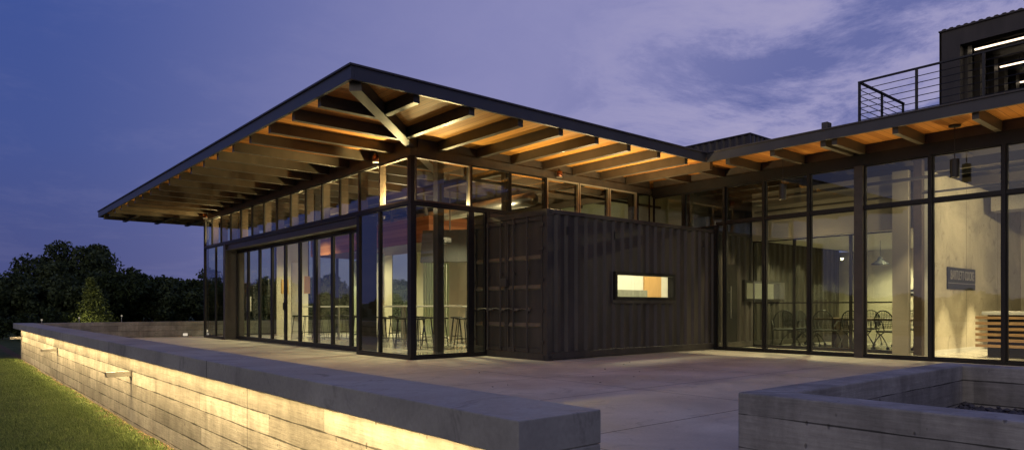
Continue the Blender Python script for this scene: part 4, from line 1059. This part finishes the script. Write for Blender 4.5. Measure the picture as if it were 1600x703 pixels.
# ------------------------------------------------------------------ world: dusk sky
w=bpy.data.worlds.new('World'); sc.world=w; w.use_nodes=True; nt=w.node_tree; nt.nodes.clear()
out=N(nt,'ShaderNodeOutputWorld'); bg=N(nt,'ShaderNodeBackground'); L(nt,bg.outputs[0],out.inputs[0])
tc=N(nt,'ShaderNodeTexCoord'); sp=N(nt,'ShaderNodeSeparateXYZ'); L(nt,tc.outputs['Generated'],sp.inputs[0])
ramp=N(nt,'ShaderNodeValToRGB'); e=ramp.color_ramp.elements
e[0].position=0; e[0].color=(.074,.082,.215,1); e[1].position=1; e[1].color=(.04,.075,.29,1)
for p,c in ((.06,(.070,.084,.235,1)),(.2,(.058,.090,.285,1)),(.38,(.049,.087,.305,1)),(.6,(.045,.08,.30,1))):
    q=e.new(p); q.color=c
L(nt,sp.outputs['Z'],ramp.inputs[0])
# brighter, pinker towards the east-south-east (right of the view), deeper to the left
dt=N(nt,'ShaderNodeVectorMath',operation='DOT_PRODUCT'); dt.inputs[1].default_value=(.965,.24,.10); L(nt,tc.outputs['Generated'],dt.inputs[0])
mr=N(nt,'ShaderNodeMapRange'); mr.inputs['From Min'].default_value=.30; mr.inputs['From Max'].default_value=.93; mr.interpolation_type='SMOOTHSTEP'; L(nt,dt.outputs['Value'],mr.inputs[0])
mx=N(nt,'ShaderNodeMixRGB'); mx.inputs[2].default_value=(.31,.30,.53,1); mx.inputs[0].default_value=.5
ml=N(nt,'ShaderNodeMath',operation='MULTIPLY'); ml.inputs[1].default_value=.85; L(nt,mr.outputs[0],ml.inputs[0]); L(nt,ml.outputs[0],mx.inputs[0]); L(nt,ramp.outputs[0],mx.inputs[1])
# clouds on a plane overhead
zz=N(nt,'ShaderNodeMath',operation='MAXIMUM'); zz.inputs[1].default_value=.02; L(nt,sp.outputs['Z'],zz.inputs[0])
za=N(nt,'ShaderNodeMath',operation='ADD'); za.inputs[1].default_value=.12; L(nt,zz.outputs[0],za.inputs[0])
dx=N(nt,'ShaderNodeMath',operation='DIVIDE'); L(nt,sp.outputs['X'],dx.inputs[0]); L(nt,za.outputs[0],dx.inputs[1])
dy=N(nt,'ShaderNodeMath',operation='DIVIDE'); L(nt,sp.outputs['Y'],dy.inputs[0]); L(nt,za.outputs[0],dy.inputs[1])
cb=N(nt,'ShaderNodeCombineXYZ'); L(nt,dx.outputs[0],cb.inputs[0]); L(nt,dy.outputs[0],cb.inputs[1])
cn=N(nt,'ShaderNodeTexNoise'); cn.inputs['Scale'].default_value=1.5; cn.inputs['Detail'].default_value=11; cn.inputs['Roughness'].default_value=.68; cn.inputs['Distortion'].default_value=.35; L(nt,cb.outputs[0],cn.inputs['Vector'])
cm=N(nt,'ShaderNodeMapRange'); cm.inputs['From Min'].default_value=.47; cm.inputs['From Max'].default_value=.64; cm.interpolation_type='SMOOTHSTEP'; L(nt,cn.outputs['Fac'],cm.inputs[0])
side=N(nt,'ShaderNodeMapRange'); side.inputs['From Min'].default_value=.82; side.inputs['From Max'].default_value=.95; side.inputs['To Min'].default_value=.05; side.inputs['To Max'].default_value=.85; L(nt,dt.outputs['Value'],side.inputs[0])
cf_=N(nt,'ShaderNodeMath',operation='MULTIPLY'); L(nt,cm.outputs[0],cf_.inputs[0]); L(nt,side.outputs[0],cf_.inputs[1])
# dark blue gaps first
dk_=N(nt,'ShaderNodeMixRGB'); dk_.inputs[2].default_value=(.065,.095,.30,1)
inv=N(nt,'ShaderNodeMapRange'); inv.inputs['From Min'].default_value=.54; inv.inputs['From Max'].default_value=.42; inv.inputs['To Max'].default_value=.8; L(nt,cn.outputs['Fac'],inv.inputs[0])
dk2=N(nt,'ShaderNodeMath',operation='MULTIPLY'); L(nt,inv.outputs[0],dk2.inputs[0]); L(nt,side.outputs[0],dk2.inputs[1]); L(nt,dk2.outputs[0],dk_.inputs[0]); L(nt,mx.outputs[0],dk_.inputs[1])
c2_=N(nt,'ShaderNodeMixRGB'); c2_.inputs[2].default_value=(.38,.355,.55,1); L(nt,cf_.outputs[0],c2_.inputs[0]); L(nt,dk_.outputs[0],c2_.inputs[1])
# afterglow behind the camera, south-west
ag=N(nt,'ShaderNodeVectorMath',operation='DOT_PRODUCT'); ag.inputs[1].default_value=(-.86,-.48,.12); L(nt,tc.outputs['Generated'],ag.inputs[0])
am=N(nt,'ShaderNodeMapRange'); am.inputs['From Min'].default_value=.45; am.inputs['From Max'].default_value=1.0; am.interpolation_type='SMOOTHSTEP'; L(nt,ag.outputs['Value'],am.inputs[0])
ax_=N(nt,'ShaderNodeMixRGB'); ax_.inputs[2].default_value=(.78,.68,.64,1); L(nt,am.outputs[0],ax_.inputs[0]); L(nt,c2_.outputs[0],ax_.inputs[1])
L(nt,ax_.outputs[0],bg.inputs[0]); bg.inputs[1].default_value=1.0

# ------------------------------------------------------------------ camera
cam=bpy.data.cameras.new('Camera'); co=bpy.data.objects.new('Camera',cam); COL.objects.link(co); sc.camera=co
cam.sensor_width=36; cam.lens=36*1070.44/1600; cam.shift_y=(480.54-351.5)/1600
co.location=(0,0,1.0137); co.rotation_euler=(R(90),0,-.7013); cam.clip_start=.05; cam.clip_end=1500

sc.view_settings.view_transform='Standard'; sc.view_settings.look='None'; sc.view_settings.exposure=0; sc.view_settings.gamma=1
sc.render.engine='CYCLES'; cy=sc.cycles
cy.use_denoising=True; cy.max_bounces=8; cy.diffuse_bounces=3; cy.glossy_bounces=5; cy.transparent_max_bounces=24; cy.transmission_bounces=4
cy.sample_clamp_indirect=4; cy.caustics_reflective=False; cy.caustics_refractive=False
